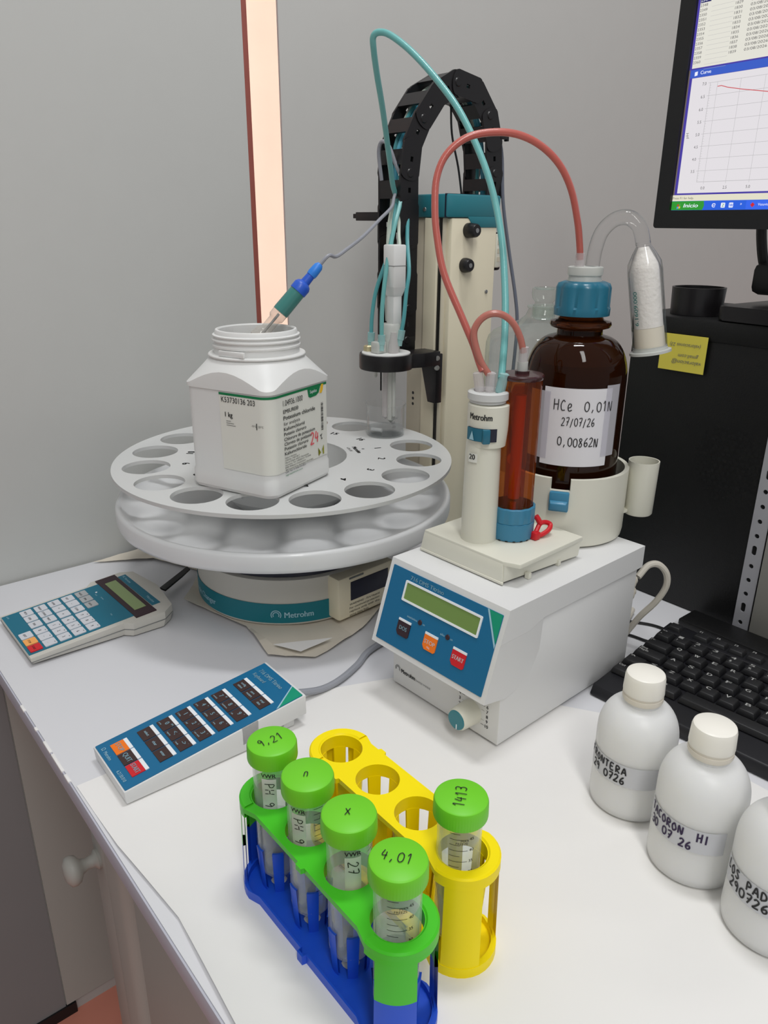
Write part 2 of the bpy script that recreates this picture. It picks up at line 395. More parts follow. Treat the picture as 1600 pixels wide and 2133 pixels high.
struct('baseboard_left', MB().box((0.0, -1.2, FL), (0.006, 0.05, FL + 0.022)), M['black'])
# ------------------------------------------------------------------ desk and cabinets
desk = thing('desk', 'long white laminate desk top with worn front edge, carrying all the equipment', 'desk', (0.0, 0, 0))
obj('desk_top', MB().box((0.005, 0.0005, -0.019), (2.2, 0.945, 0), 0.0008), M['desk'], desk)
obj('edge_band', MB().box((0.005, -0.0012, -0.0195), (2.2, 0.0004, -0.0006), 0.0004), M['deskedge'], desk)
for x, l in ((0.30, .012), (0.345, .006), (0.372, .02), (0.395, .03), (0.43, .012)):
    obj('edge_chip', MB().box((x, -0.0016, -0.0022), (x + l, 0.0012, 0.0003), 0.0006), M['paper'], desk)
cb = thing('base_cabinet', 'pale grey base cabinet with round knob under the desk front', 'cabinet', (0.30, 0.055, FL))
obj('door', MB().box((0.275, 0.050, -0.66), (0.327, 0.066, -0.0205), 0.001), M['cab'], cb, world=True)
obj('corner_post', MB().prism(rrect(0.3275, 0.042, 0.40, 0.115, 0.022), FL, -0.0205), M['cab'], cb, world=True)
kn = MB(); kn.lathe([(0, 0), (.0115, 0), (.0118, .003), (.0075, .006), (.0068, .014), (.009, .020), (.0155, .024), (.0175, .029), (.0165, .034), (.010, .038), (0, .039)], 28, Mx=dirrot((0, -1, 0), (0.292, 0.050, -0.234)))
obj('knob', kn, M['cab'], cb, world=True, ang=60)
cb2 = thing('base_cabinet', 'shadowed grey cabinet under the desk right of the cabinet with the knob', 'cabinet', (0.9, 0.06, FL))
obj('door', MB().box((0.412, 0.046, FL + 0.02), (1.0, 0.064, -0.0205), 0.001), M['cab'], cb2, world=True)
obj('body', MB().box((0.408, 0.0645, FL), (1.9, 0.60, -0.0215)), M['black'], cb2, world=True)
# ------------------------------------------------------------------ papers
def sheet(poly, nx, z, amp, m, name, label, curl=None, seed=0, thick=0.0004, clamp=False, ang=50):
    """thin sheet of paper cut to poly, gently buckled"""
    xs = [p[0] for p in poly]; ys = [p[1] for p in poly]
    bm = bmesh.new()
    V = [bm.verts.new((p[0], p[1], 0)) for p in poly]; bm.faces.new(V)
    n = nx
    for ax in (0, 1):
        lo, hi = (min(xs), max(xs)) if ax == 0 else (min(ys), max(ys))
        for i in range(1, n):
            c = lo + (hi - lo) * i / n
            co = (c, 0, 0) if ax == 0 else (0, c, 0); no = (1, 0, 0) if ax == 0 else (0, 1, 0)
            bmesh.ops.bisect_plane(bm, geom=bm.verts[:] + bm.edges[:] + bm.faces[:], plane_co=co, plane_no=no)
    from mathutils import noise
    for v in bm.verts:
        h = amp * (0.5 + 0.5 * noise.noise(Vector((v.co.x * 9 + seed, v.co.y * 9, seed)))) + amp * 0.5 * abs(noise.noise(Vector((v.co.x * 28, v.co.y * 28 + seed, 3))))
        v.co.z = z + h + (curl(v.co.x, v.co.y) if curl else 0)
        if clamp and math.hypot(v.co.x - .2461, v.co.y - .3507) < .135: v.co.z = min(v.co.z, .0062)
    g = bmesh.ops.extrude_face_region(bm, geom=bm.faces[:])
    for e in g['geom']:
        if isinstance(e, bmesh.types.BMVert): e.co.z += thick
    mb = MB(); mb.bm.free(); mb.bm = bm
    return tag(obj(name, mb, m, ang=ang), label, 'paper')
sheet([(0.452, 0.0022), (0.54, 0.0035), (0.63, 0.011), (0.72, 0.004), (0.80, 0.002), (1.25, 0.002), (1.25, 0.455), (0.70, 0.455), (0.50, 0.33), (0.468, 0.25), (0.455, 0.19)],
      36, 0.0003, 0.0004, M['paper'], 'bench_paper', 'large white paper sheet covering the desk under the tube racks and frosted bottles',
      curl=lambda x, y: 0.010 * max(0, 1 - y / 0.022) ** 2 * max(0, 1 - abs(x - 0.66) / 0.16), thick=0.0003)
sheet([(0.378, 0.236), (0.414, 0.274), (0.410, 0.303), (0.398, 0.352), (0.37, 0.415), (0.33, 0.46), (0.16, 0.45), (0.145, 0.27), (0.20, 0.222), (0.27, 0.238), (0.31, 0.248)],
      17, 0.0004, 0.0115, M['tan'], 'crumpled_paper', 'creased tan paper sheet lying under the round base of the sample changer', seed=5, clamp=True, ang=6)
sheet([(0.012, 0.175), (0.055, 0.245), (0.112, 0.270), (0.140, 0.280), (0.135, 0.36), (0.05, 0.40), (0.012, 0.38)], 18, 0.0006, 0.006, M['tan'], 'crumpled_paper',
      'brownish paper by the left wall behind the grey remote keypad', seed=9)
sheet([(0.372, 0.247), (0.404, 0.262), (0.402, 0.306)], 6, 0.0098, 0.0012, M['paper'], 'paper_scrap', 'small white paper corner lying on the tan sheet before the sample changer', seed=2)
tag(obj('flat_strap', MB().prism([(0.137, 0.262), (0.150, 0.245), (0.176, 0.209), (0.165, 0.206), (0.14, 0.244), (0.127, 0.262)], 0.0105, 0.0130, 0.0006), M['black']), 'flat black ribbon cable leading from the grey remote keypad under the changer', 'cable')

# ------------------------------------------------------------------ sample changer
CX, CY = 0.2461, 0.3507
sc = thing('sample_changer', 'round sample changer with grey tray and teal band, its tower and cable chain behind', 'lab instrument', (CX, CY, 0.0))
Z0 = 0.0075
obj('base', MB().lathe([(0, Z0), (.114, Z0), (.116, Z0 + .002), (.1165, .066), (.113, .068), (0, .068)], 96, (CX, CY)), M['remgrey'], sc, True)
obj('teal_band', MB().lathe([(.1166, .0115), (.1171, .0115), (.1171, .036), (.1166, .036), (.1166, .0115)], 96, (CX, CY)), M['tealband'], sc, True)
obj('neck', MB().lathe([(0, .068), (.112, .068), (.112, .10), (.16, .1135), (0, .1135)], 64, (CX, CY)), M['navy'], sc, True)
t = MB(); t.lathe([(0, .1138), (.199, .1138), (.2035, .116), (.2045, .120), (.2045, .1335), (.2035, .1365), (.2005, .1375), (.1975, .1365), (.1965, .1345), (.190, .1285), (.176, .1245), (.15, .1225), (0, .122)], 128, (CX, CY))
obj('tray', t, M['tray'], sc, True, ang=60)
tx = MB(); f = cyl_fn((CX, CY), .1171, math.radians(-36), .0185)
tx.text('Metrohm', f, .0075, 0, 0, width=.034, bold=.012)
for r in (0.0052, 0.0030):
    for k in range(24):
        a0 = math.radians(-35 + 250 * k / 24); a1 = math.radians(-35 + 250 * (k + 1) / 24)
        tx.poly(lambda x, y: f(-.010 + x, .0035 + y), [(r * math.cos(a0), r * math.sin(a0)), ((r + .0011) * math.cos(a0), (r + .0011) * math.sin(a0)), ((r + .0011) * math.cos(a1), (r + .0011) * math.sin(a1)), (r * math.cos(a1), r * math.sin(a1))])
f2 = cyl_fn((CX, CY), .1171, math.radians(-122), .019)
tx.text('730 Sample Changer', f2, .0075, 0, 0, width=.082, bold=.012)
printed('band_lettering', tx, M['palebl'], sc, True)
# label box at the right of the base
ang = math.radians(4); bx = Matrix.Translation((CX, CY, 0)) @ Matrix.Rotation(ang, 4, 'Z')
obj('port_box', MB().box((.095, -.028, .012), (.132, .06, .066), .003, Mx=bx), M['beige'], sc, True)
pb = obj('dark_port', MB().box((.1315, -.010, .034), (.1328, .05, .058), .0006, Mx=bx), M['navy'], sc, True)
wt = MB(); f = plane_fn(bx @ Vector((.132, -.012, .028)), bx.to_3x3() @ Vector((0, 1, 0)), (0, 0, 1), .0004)
for i, s in enumerate(('WARNING - Fire Hazard', 'For continued protection', 'replace only with the', 'same type fuse')):
    wt.text(s, f, .0026, 0, -.0046 * i, width=.048 if i < 3 else .03)
printed('warning_text', wt, M['ink'], sc, True)
obj('nameplate', MB().box((.132, -.012, .062), (.1326, .01, .064), Mx=bx), M['inkg'], sc, True)
# tower
TX0, TX1, TY0, TY1, TZ = .186, .2637, .599, .690, .4565
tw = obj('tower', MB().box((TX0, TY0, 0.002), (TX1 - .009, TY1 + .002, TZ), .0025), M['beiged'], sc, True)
obj('side_cover', MB().box((TX1 - .0105, TY0 + .006, .002), (TX1, TY1, TZ - .001), .002), M['beige'], sc, True)
obj('front_rail', MB().box((.2225, TY0 - .004, .002), (.2465, TY0 + .001, TZ - .001), .001), M['beige'], sc, True)
obj('slot', MB().box((.2470, TY0 - .0008, .002), (.2525, TY0 + .0008, TZ - .001)), M['black'], sc, True)
tcap = MB(); tcap.box((TX0 - .003, TY0 - .004, .4560), (TX1 + .001, .6945, .4845), .003)
tcap.hexa([(TX1 - .02, TY0 + .045, .444), (TX1 + .001, TY0 + .045, .444), (TX1 + .001, .6905, .444), (TX1 - .02, .6905, .444),
           (TX1 - .02, TY0 + .034, .4575), (TX1 + .001, TY0 + .034, .4575), (TX1 + .001, .6945, .4575), (TX1 - .02, .6945, .4575)], .0008)
tcap.box((TX0, .69, .470), (.2285, .728, .4835), .002)
obj('tower_cap', tcap, M['teal'], sc, True)
obj('cap_seam', MB().box((TX1 - .0035, TY0 - .0045, .456), (TX1 - .0015, TY1, .4847)), M['navy'], sc, True)
for (y, z, l, r) in ((.6345, .4405, .017, .0085), (.630, .397, .012, .0085)):
    k = obj('thumb_knob', MB().lathe([(0, 0), (r * 1.1, 0), (r * 1.12, .004), (r, l - .002), (r * .85, l), (0, l)], 28, Mx=dirrot((1, 0, 0), (TX1, y, z))), M['blacks'], sc, True)
    obj('knob_screw', MB().lathe([(0, l), (.003, l), (.003, l + .0006), (0, l + .0006)], 16, Mx=dirrot((1, 0, 0), (TX1, y, z))), M['screw'], k, True)
for (y, z) in ((.675, .361),):
    obj('cover_screw', MB().lathe([(0, 0), (.0028, 0), (.0024, .0012), (0, .0014)], 16, Mx=dirrot((1, 0, 0), (TX1, y, z))), M['screw'], sc, True)
obj('cap_screw', MB().lathe([(0, 0), (.0028, 0), (.0024, .0012), (0, .0014)], 16, Mx=dirrot((0, -1, 0), (.222, TY0 - .004, .466))), M['screw'], sc, True)
dm = MB()
for z in (.219, .211, .203): dm.lathe([(0, 0), (.0023, 0), (0, .0006)], 14, Mx=dirrot((0, -1, 0), (.2015, TY0, z)))
obj('vent_dot', dm, M['black'], sc, True)
obj('rear_plug', MB().box((TX1 - .02, .6935, .388), (TX1 - .004, .706, .438), .003), M['black'], sc, True)
pw = MB(); pw.box((TX1 - .012, .6905, .392), (TX1 + .0008, .700, .436), .002)
pg = obj('rear_plug_face', pw, M['cream'], sc, True)
sl = MB()
for i in range(3): sl.box((TX1 + .0006, .6925, .400 + i * .011), (TX1 + .0012, .6985, .406 + i * .011))
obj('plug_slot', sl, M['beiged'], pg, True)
# lift arm, bracket, ring
ar = MB()
ar.prism([(TX0 + .05, .284), (.266, .284), (.266, .2165), (.250, .2165), (.2365, .262), (TX0 + .05, .270)], 0, .012, .001, Mx=Matrix.Translation((0, TY0 - .0165, 0)) @ Matrix.Rotation(PI / 2, 4, 'X') @ Matrix.Translation((0, 0, -.012)))
obj('lift_bracket', ar, M['blacks'], sc, True)
am = MB()
BX, BY = .2445, .5121
am.prism([(.262, .538), (.268, .560), (.268, .588), (.236, .588), (.232, .560), (.226, .540)], .2690, .2880, .001)
am.lathe([(.030, .2705), (.0345, .2705), (.0352, .272), (.0352, .288), (.0345, .290), (.030, .290), (.030, .2705)], 48, (BX, BY))
obj('lift_arm', am, M['blacks'], sc, True)
for z in (.279, .266):
    obj('bracket_screw', MB().lathe([(0, 0), (.0036, 0), (.003, .0016), (0, .0018)], 18, Mx=dirrot((0.75, -0.66, 0), (.2675, TY0 - .0165, z))), M['screw'], sc, True)
disc = MB(); disc.lathe([(0, .285), (.0318, .285), (.0318, .2912), (0, .2912)], 40, (BX, BY))
hd = obj('head_disc', disc, M['hdpew'], sc, True)
nt_ = MB(); nt_.lathe([(0, 0), (.0075, 0), (.0075, .006), (.0055, .0075), (0, .0075)], 6, (BX - .0205, BY - .012), Mx=Matrix.Translation((0, 0, .2913)))
obj('brass_nut', nt_, M['brass'], hd, True, ang=20)
pg2 = MB(); pg2.box((BX - .006, BY - .021, .2913), (BX + .008, BY - .006, .306), .0015)
obj('plug', pg2, M['milky'], hd, True)
pg3 = MB(); pg3.lathe([(0, .2913), (.007, .2913), (.0068, .302), (.005, .310), (.0045, .318), (0, .318)], 20, (BX + .012, BY + .002))
obj('plug', pg3, M['nub'], hd, True)
# white electrode head
eh = MB(); hx, hy = BX + .006, BY + .008
eh.box((hx - .0105, hy - .0105, .373), (hx + .0105, hy + .0105, .424), .002)
eh.hexa([(hx - .007, hy - .007, .362), (hx + .007, hy - .007, .362), (hx + .007, hy + .007, .362), (hx - .007, hy + .007, .362), (hx - .0105, hy - .0105, .3735), (hx + .0105, hy - .0105, .3735), (hx + .0105, hy + .0105, .3735), (hx - .0105, hy + .0105, .3735)])
eh.box((hx - .007, hy - .007, .325), (hx + .007, hy + .007, .363), .0015)
wh = obj('white_sensor_head', eh, M['hdpew'], sc, True)
obj('head_seam', MB().box((hx - .0107, hy - .0107, .3985), (hx + .0107, hy + .0107, .3992)), M['inkg'], wh, True)
obj('sensor_sleeve', MB().lathe([(0, .291), (.011, .291), (.0125, .325), (.011, .328), (0, .328)], 24, (hx - .003, hy - .002)), M['milky'], sc, True)
for (x, y, r, z0, m) in ((BX - .014, BY - .006, .0022, .256, 'milky'), (BX + .004, BY + .006, .005, .196, 'milky'), (BX + .012, BY + .004, .0022, .205, 'milky'), (BX - .003, BY - .006, .0011, .24, 'black'), (BX - .004, BY + .003, .0042, .20, 'nub')):
    obj('dip_tube', MB().lathe([(0, z0), (r, z0 + r), (r, .284), (0, .284)], 16, (x, y)), M[m], sc, True)
# tubes on the head
HT = [('cyand', .0026, [(0.214, 0.562, 0.50), (0.268, 0.5469, 0.473), (0.2609, 0.5327, 0.446), (0.2421, 0.5152, 0.4098), (0.2309, 0.5065, 0.3695), (0.2258, 0.5035, 0.3367), (0.2245, 0.5030, 0.3090)]),
      ('cyan', .0028, [(0.216, 0.562, 0.51), (0.2240, 0.5520, 0.4783), (0.2380, 0.5300, 0.4461), (0.2480, 0.5100, 0.402), (0.2510, 0.5000, 0.3509), (0.2515, 0.4985, 0.309)]),
      ('cyand', .0026, [(0.222, 0.566, 0.47), (0.236, 0.553, 0.43), (0.2575, 0.538, 0.3926), (0.261, 0.531, 0.3665), (0.2620, 0.527, 0.3369), (0.260, 0.524, 0.314)])]
HT[0][2][1] = (0.217, 0.556, 0.473); HT[0][2][2] = (0.224, 0.541, 0.446)
for m, r, pts in HT:
    tt = obj('head_tube', MB().tube(pts, r, 10), M[m], sc, True)
    e = Vector(pts[-1]); d = (Vector(pts[-1]) - Vector(pts[-2])).normalized()
    obj('tube_fitting', MB().lathe([(0, 0), (.0048, 0), (.0046, .012), (.0036, .013), (.0036, .020), (0, .020)], 14, Mx=dirrot(d, e - d * .006)), M['nubc'], tt, True)
for pts, r, m in (([(0.200, 0.562, 0.505), (0.206, 0.556, 0.478), (0.222, 0.535, 0.446), (0.236, 0.522, 0.407), (0.240, 0.520, 0.372)], .0032, 'pale'), ([(0.208, 0.562, 0.505), (0.212, 0.556, 0.478), (0.226, 0.536, 0.44), (0.236, 0.528, 0.40), (0.239, 0.526, 0.335)], .0025, 'cyand'), ([(0.212, 0.562, 0.505), (0.217, 0.556, 0.478), (0.232, 0.542, 0.44), (0.243, 0.534, 0.425), (0.2445, 0.5325, 0.415)], .0022, 'pale')):
    obj('head_tube', MB().tube(pts, r, 10), M[m], sc, True)
obj('tube_fitting', MB().lathe([(0, .330), (.0045, .330), (.0062, .372), (0, .374)], 14, (.240, .520)), M['milky'], sc, True)
obj('guide_rod', MB().box((.122, .557, .4515), (.186, .569, .4625), .0008).box((.112, .560, .4545), (.123, .566, .4605), .0008), M['black'], sc, True)
# energy chain
path = [(.5625, .300), (.5625, .342), (.5625, .384), (.5625, .426), (.5625, .468), (.562, .508), (.566, .540), (.583, .571), (.607, .600), (.640, .617), (.677, .611), (.702, .584), (.714, .550), (.718, .514), (.718, .486)]
ch = obj('cable_chain', MB().box((.1835, .548, .286), (.2285, .578, .306), .002), M['black'], sc, True, label='black plastic cable chain arching over the tower')
W0, W1 = .1834, .2283
for i in range(len(path) - 1):
    a = Vector((0, *path[i])); b = Vector((0, *path[i + 1])); d = (b - a); L = d.length; d.normalize()
    n = Vector((0, -d.z, d.y))            # outer side of the arch
    lm = MB()
    off = .0014 * (i % 2)
    for sx, th in ((W0 + .0016 - off, 1), (W1 - .0016 + off, -1)):
        hw = .0150
        out = []
        for k in range(9): t_ = -PI / 2 + PI * k / 8; out.append((L * 1.02 + hw * .55 * math.cos(t_), hw * math.sin(t_)))
        for k in range(9): t_ = PI / 2 + PI * k / 8; out.append((-.02 * L + hw * .55 * math.cos(t_), hw * math.sin(t_)))
        Mx = Matrix(((0, 0, 1, sx - .0016), (d.y, n.y, 0, a.y), (d.z, n.z, 0, a.z), (0, 0, 0, 1)))
        lm.plate(out, [[(L * .5 - .003, -.0022), (L * .5 + .003, -.0022), (L * .5 + .003, .0022), (L * .5 - .003, .0022)]], 0, .0032, Mx)
        # hinge boss and dimple on the outer face
        xo = sx + (.0016 if th == -1 else -.0016)
        lm.lathe([(0, .0012), (.0045, .0012), (.0055, .0), (.0055, -.001), (0, -.001)], 18, Mx=dirrot((1 if th == -1 else -1, 0, 0), (xo, a.y, a.z)))
    for s in ((1, -1) if i > 3 else (-1,)):
        c0 = a + d * (L * .26) + n * (s * .0135); c1 = a + d * (L * .80) + n * (s * .0135)
        for q in (1,):
            vs = []
            for x in (W0 + .001, W1 - .001):
                for p_, e_ in ((c0, -.0014), (c1, -.0014), (c1, .0014), (c0, .0014)):
                    vs.append((x, *(p_ + n * e_).yz))
            lm._add(vs, [(0, 1, 2, 3), (7, 6, 5, 4), (0, 4, 5, 1), (1, 5, 6, 2), (2, 6, 7, 3), (3, 7, 4, 0)])
    obj('chain_link', lm, M['blacks'], ch, True)
obj('end_clip', MB().box((W1 - .002, .724, .557), (W1 + .002, .738, .563), .0006).box((W1 - .004, .737, .555), (W1 + .002, .741, .566), .0006), M['black'], ch, True)
for i, (x, m, r) in enumerate(((.193, 'pale', .0028), (.1985, 'cyand', .0026), (.206, 'cyanb', .0027), (.213, 'cyand', .0026), (.2185, 'cyan', .0024), (.203, 'cyanb', .0024))):
    pts = [(x + .001 * math.sin(j * 1.7 + i), y + .003 * math.sin(j + i * 2), z) for j, (y, z) in enumerate(path[4:])]
    obj('chain_tube', MB().tube(pts, r, 8, 4), M[m], ch, True)
obj('grey_cable_loop', MB().tube([(.192, .546, .500), (.192, .541, .530), (.198, .539, .5425), (.207, .539, .5435), (.214, .541, .536), (.217, .547, .520), (.219, .553, .508)], .0024, 8), M['cable'], ch, True)
# ------------------------------------------------------------------ sample rack (rotating plate)
ZP = .1802
sr = thing('sample_rack', 'grey round plate with a ring of large holes, resting above the changer tray', 'sample rack', (CX, CY, .122))
holes = []
for k in range(1, 16):
    a = math.radians(90.7 - 22.5 * k); holes.append(circ((CX + .1645 * math.cos(a), CY + .1645 * math.sin(a)), .0275, 36))
holes.append(circ((CX, CY), .076, 56))
obj('plate', MB().plate(circ((CX, CY), .2042, 128), holes, ZP - .0042, ZP), M['grey'], sr, True, ang=30)
hb = MB(); hb.lathe([(.0755, ZP - .001), (.082, ZP - .0045), (.080, .140), (.062, .1225), (0, .1225), (0, .126), (.058, .126), (.074, .142), (.0758, ZP - .001)], 64, (CX, CY))
obj('hub', hb, M['grey'], sr, True)
for k in range(4):
    a = math.radians(-62 + 90 * k)
    obj('spoke', MB().box((.078, -.0016, .158), (.104, .0016, ZP - .0042), Mx=Matrix.Translation((CX, CY, 0)) @ Matrix.Rotation(a, 4, 'Z')), M['grey'], sr, True)
    obj('hex_bolt', MB().lathe([(0, .122), (.006, .122), (.006, .129), (0, .129)], 6, (CX + 0.0440 * math.cos(a + math.radians(134.0)), CY + 0.0440 * math.sin(a + math.radians(134.0)))), M['inkg'], sr, True, ang=20)
nm = MB()
for k in range(1, 17):
    a = math.radians(90.7 - 22.5 * k); rd = Vector((math.cos(a), math.sin(a), 0)); td = Vector((math.sin(a), -math.cos(a), 0))
    nm.text(str(k), plane_fn(Vector((CX, CY, ZP)) + rd * .1148, td, rd), .0092, 0, 0, align='C', bold=.02)
a = math.radians(69); rd = Vector((math.cos(a), math.sin(a), 0)); td = Vector((math.sin(a), -math.cos(a), 0))
f = plane_fn(Vector((CX, CY, ZP)) + rd * .0885, td, rd)
nm.text('Metrohm', f, .0062, -.012, 0, width=.028, bold=.02); nm.text('6.2041.330', f, .0035, -.012, -.007, width=.018)
printed('position_numbers', nm, M['ink'], sr, True)
lg = MB(); lg.lathe([(0, 0), (.0019, 0), (0, .0002)], 14, (CX + .1 * math.cos(a), CY + .1 * math.sin(a)), Mx=Matrix.Translation((0, 0, ZP + .0002)))
obj('dot_mark', lg, M['inkg'], sr, True)
# ------------------------------------------------------------------ beaker
bk = thing('beaker', 'small glass beaker with clear liquid standing on the grey rack under the black ring', 'beaker', (BX, BY, ZP + .0003))
z = ZP + .0004
def lip(a, zz):
    d = abs((a - math.radians(200) + PI) % (2 * PI) - PI)
    return 1 + (.22 * max(0, 1 - d / .35) ** 2 if zz > z + .037 else 0)
obj('glass_wall', MB().lathe([(0, z), (.0235, z), (.0255, z + .003), (.0255, z + .038), (.0275, z + .0425), (.0268, z + .0432), (.0245, z + .039), (.0243, z + .003), (.0225, z + .0012), (0, z + .0012)], 56, (BX, BY), wob=lip), M['beaker'], bk, True)
obj('liquid', MB().lathe([(0, z + .0016), (.0225, z + .0016), (.024, z + .003), (.024, z + .011), (0, z + .011)], 40, (BX, BY)), M['water'], bk, True)
obj('stirrer_bar', MB().lathe([(0, -.009), (.003, -.0075), (.003, .0075), (0, .009)], 14, Mx=dirrot((1, .5, 0), (BX - .009, BY - .008, z + .0052))), M['hdpew'], bk, True)
bt = MB(); f = cyl_fn((BX, BY), .0255, math.radians(-22), z + .014)
for i, (s, wd) in enumerate((('-80', .006), ('60', .005), ('100ml', .009))): bt.text(s, f, .0035, .000, .006 * i, width=wd)
printed('scale_print', bt, M['inkg'], bk, True)
# ------------------------------------------------------------------ potassium chloride jar
JX, JY, JR = .3091, .2821, .3688
jr = thing('reagent_jar', 'open square white jar of potassium chloride on the rack, an electrode in its mouth', 'jar', (JX, JY, ZP + .0003), JR)
def sq(s, z, r, n=7):
    P = rrect(-s, -s, s, s, min(r, s * .999), n); o = []
    for i, p in enumerate(P):
        q = P[(i + 1) % len(P)]; k = 9 if math.hypot(q[0] - p[0], q[1] - p[1]) > s * .5 else 1
        for j in range(k): o.append(Vector((p[0] + (q[0] - p[0]) * j / k, p[1] + (q[1] - p[1]) * j / k, z)))
    return o
def loft(mb, rows):
    n = len(rows[0]); vs = [tuple(v) for r_ in rows for v in r_]
    fs = [(j * n + i, j * n + (i + 1) % n, (j + 1) * n + (i + 1) % n, (j + 1) * n + i) for j in range(len(rows) - 1) for i in range(n)]
    mb._add(vs, fs)
body = MB(); rows = [sq(.046, 0, .0105), sq(.0540, .0012, .012), sq(.0562, .005, .013), sq(.0562, .0185, .013), sq(.0552, .0215, .013), sq(.0552, .1085, .013)]
rows += [sq(.0567, .1095, .013), sq(.0567, .111, .013)]
def shoulder(t):
    zt = .1135 + .0265 * t
    s = .0567 + (.0435 - .0567) * (t ** 1.0); r = .013 + (.0425 - .013) * t ** .7
    return sq(s, zt, r)
base_sq = sq(.0567, 0, .013)
def polar(v): return math.atan2(v.y, v.x), math.hypot(v.x, v.y)
def arch(v):
    ex = (polar(v)[1] - .0567) / (.0748 - .0567); return .1130 + .0150 * max(0, 1 - max(0, ex)) ** 1.15
rows.append([Vector((v.x, v.y, arch(v) - .0010)) for v in base_sq]); rows.append([Vector((v.x, v.y, arch(v))) for v in base_sq])
for t in (.04, .2, .4, .6, .8, 1):
    row = []
    for v in base_sq:
        an, rad = polar(v); rr = rad + (.0480 - rad) * t; row.append(Vector((rr * math.cos(an), rr * math.sin(an), arch(v) + (.1385 - arch(v)) * t)))
    rows.append(row)
for z_, s in ((.1388, .0502), (.1402, .0508), (.1412, .0502), (.1415, .045)):
    rows.append([Vector((s * math.cos(math.atan2(v.y, v.x)), s * math.sin(math.atan2(v.y, v.x)), z_)) for v in base_sq])
prof = [(.0445, .1415), (.0445, .1475), (.0458, .1485), (.0458, .1500), (.0438, .1515), (.0436, .1535), (.0458, .1545), (.0458, .1558), (.0436, .157), (.0434, .1585), (.0452, .1592), (.0452, .1602), (.0430, .161), (.0424, .1640), (.0418, .1652), (.0400, .1655), (.0392, .1640), (.0392, .142), (.050, .120), (.053, .11), (.053, .006), (0.046, .004)]
for r_, z_ in prof:
    rows.append([Vector((r_ * math.cos(math.atan2(v.y, v.x)), r_ * math.sin(math.atan2(v.y, v.x)), z_)) if z_ > .13 else Vector((v.x * r_ / .0567, v.y * r_ / .0567, z_)) for v in base_sq])
loft(body, rows)
bmf = body.bm; bmf.verts.ensure_lookup_table(); nn = len(base_sq)
bmf.faces.new([bmf.verts[i] for i in range(nn)][::-1]); bmf.faces.new([bmf.verts[len(bmf.verts) - nn + i] for i in range(nn)])
obj('body', body, M['hdpew'], jr, ang=27)
obj('tamper_notch', MB().box((-.012, -.0472, .1415), (.02, -.0440, .1475), .0008), M['hdpew'], jr)
# label wraps two faces round the near corner
LB0, LB1 = .0265, .1075
def jw(s, zc, eps=.0004):
    """s = distance along the label from the near corner: negative on the front (-y) face, positive on the right (+x) face"""
    H = .0552; r = .013; st = H - r; arc = r * PI / 2
    if s < -arc / 2: q = -s - arc / 2; return Vector((st - q, -H - eps, zc))
    if s > arc / 2: q = s - arc / 2; return Vector((H + eps, -st + q, zc))
    a = -PI / 2 + (s + arc / 2) / r; return Vector((st + (r + eps) * math.cos(a), -st + (r + eps) * math.sin(a), zc))
lb = MB(); ss = [-.060 + i * (.098 + .060) / 60 for i in range(61)]
lb._add([jw(s, z_) for s in ss for z_ in (LB0, LB1)], [(2 * i, 2 * i + 2, 2 * i + 3, 2 * i + 1) for i in range(60)])
la = obj('label', lb, M['label'], jr, fix=False, label='white printed chemical label')
gb = MB(); gb._add([jw(s, z_, .0007) for s in ss for z_ in (LB1 - .0024, LB1)], [(2 * i, 2 * i + 2, 2 * i + 3, 2 * i + 1) for i in range(60)])
gb.poly(lambda x, y: jw(x, y, .0008), [(.062, LB1 - .001), (.064, LB1 - .0105), (.067, LB1 - .012), (.078, LB1 - .0115), (.083, LB1 - .009), (.087, LB1 - .001)])
printed('green_band', gb, M['inkgreen'], la)
yb_ = MB(); yb_.poly(lambda x, y: jw(x, y, .0008), [(.0845, LB1 - .010), (.0885, LB1 - .0105), (.091, LB1 - .007), (.092, LB1 - .001), (.088, LB1 - .001)])
printed('yellow_drop', yb_, M['yellowp'], la)
f = lambda x, y: jw(x, y, .0010)
tt = MB(); tt.text('Supelco', f, .0036, .0665, LB1 - .0075, width=.0125); printed('logo_lettering', tt, M['white'], la)
T0 = .019
tt = MB()
for s, dz, h, wd, b in (('1.04936.1000', .0060 + .0060, .0060, .034, .0), ('EMSURE®', .0197, .0040, .026, .005), ('Potassium chloride', .0264, .0043, .056, .012), ('for analysis', .0322, .0036, .028, 0), ('Kaliumchlorid', .0377, .0036, .036, .008),
                        ('Potasio cloruro', .0430, .0036, .039, .008), ('Chlorure de potassium', .0484, .0036, .055, .008), ('Cloreto de potássio', .0534, .0036, .048, .008), ('Potassio cloruro', .0584, .0036, .042, .008), ('Kaliumchloride', .0636, .0036, .039, .008)):
    tt.text(s, f, h, T0, LB1 - dz, width=wd, bold=b)
for i, (s, wd) in enumerate((('Made in Germany', .020), ('CAS-No.: 7447-40-7', .025), ('Merck KGaA, 64271 Darmstadt', .042), ('Germany, Tel. +49(0)6151 72-2440', .046), ('EMD Millipore Corporation', .036), ('400 Summit Drive, Burlington MA 01803', .050), ('USA, Tel. +1-978-715-4321', .036))):
    tt.text(s, f, .0017, T0, LB1 - .0672 - i * .0026, width=wd)
tt.text('K53730136 203', f, .0058, -.057, LB1 - .0095, width=.043)
tt.text('1 kg', f, .0052, -.053, LB1 - .0245, width=.0095, bold=.01)
for i, wd in enumerate((.006, .010, .012)): tt.quad(lambda x, y: f(x, y), -.052, LB1 - .029 - .0022 * i, -.052 + wd, LB1 - .0286 - .0022 * i)
tt.text('-15°C', f, .002, -.020, LB1 - .0310); tt.text('25°C', f, .002, -.011, LB1 - .0310); tt.quad(f, -.0135, LB1 - .0335, -.0125, LB1 - .027)
y_ = LB1 - .021
rb = random.Random(3)
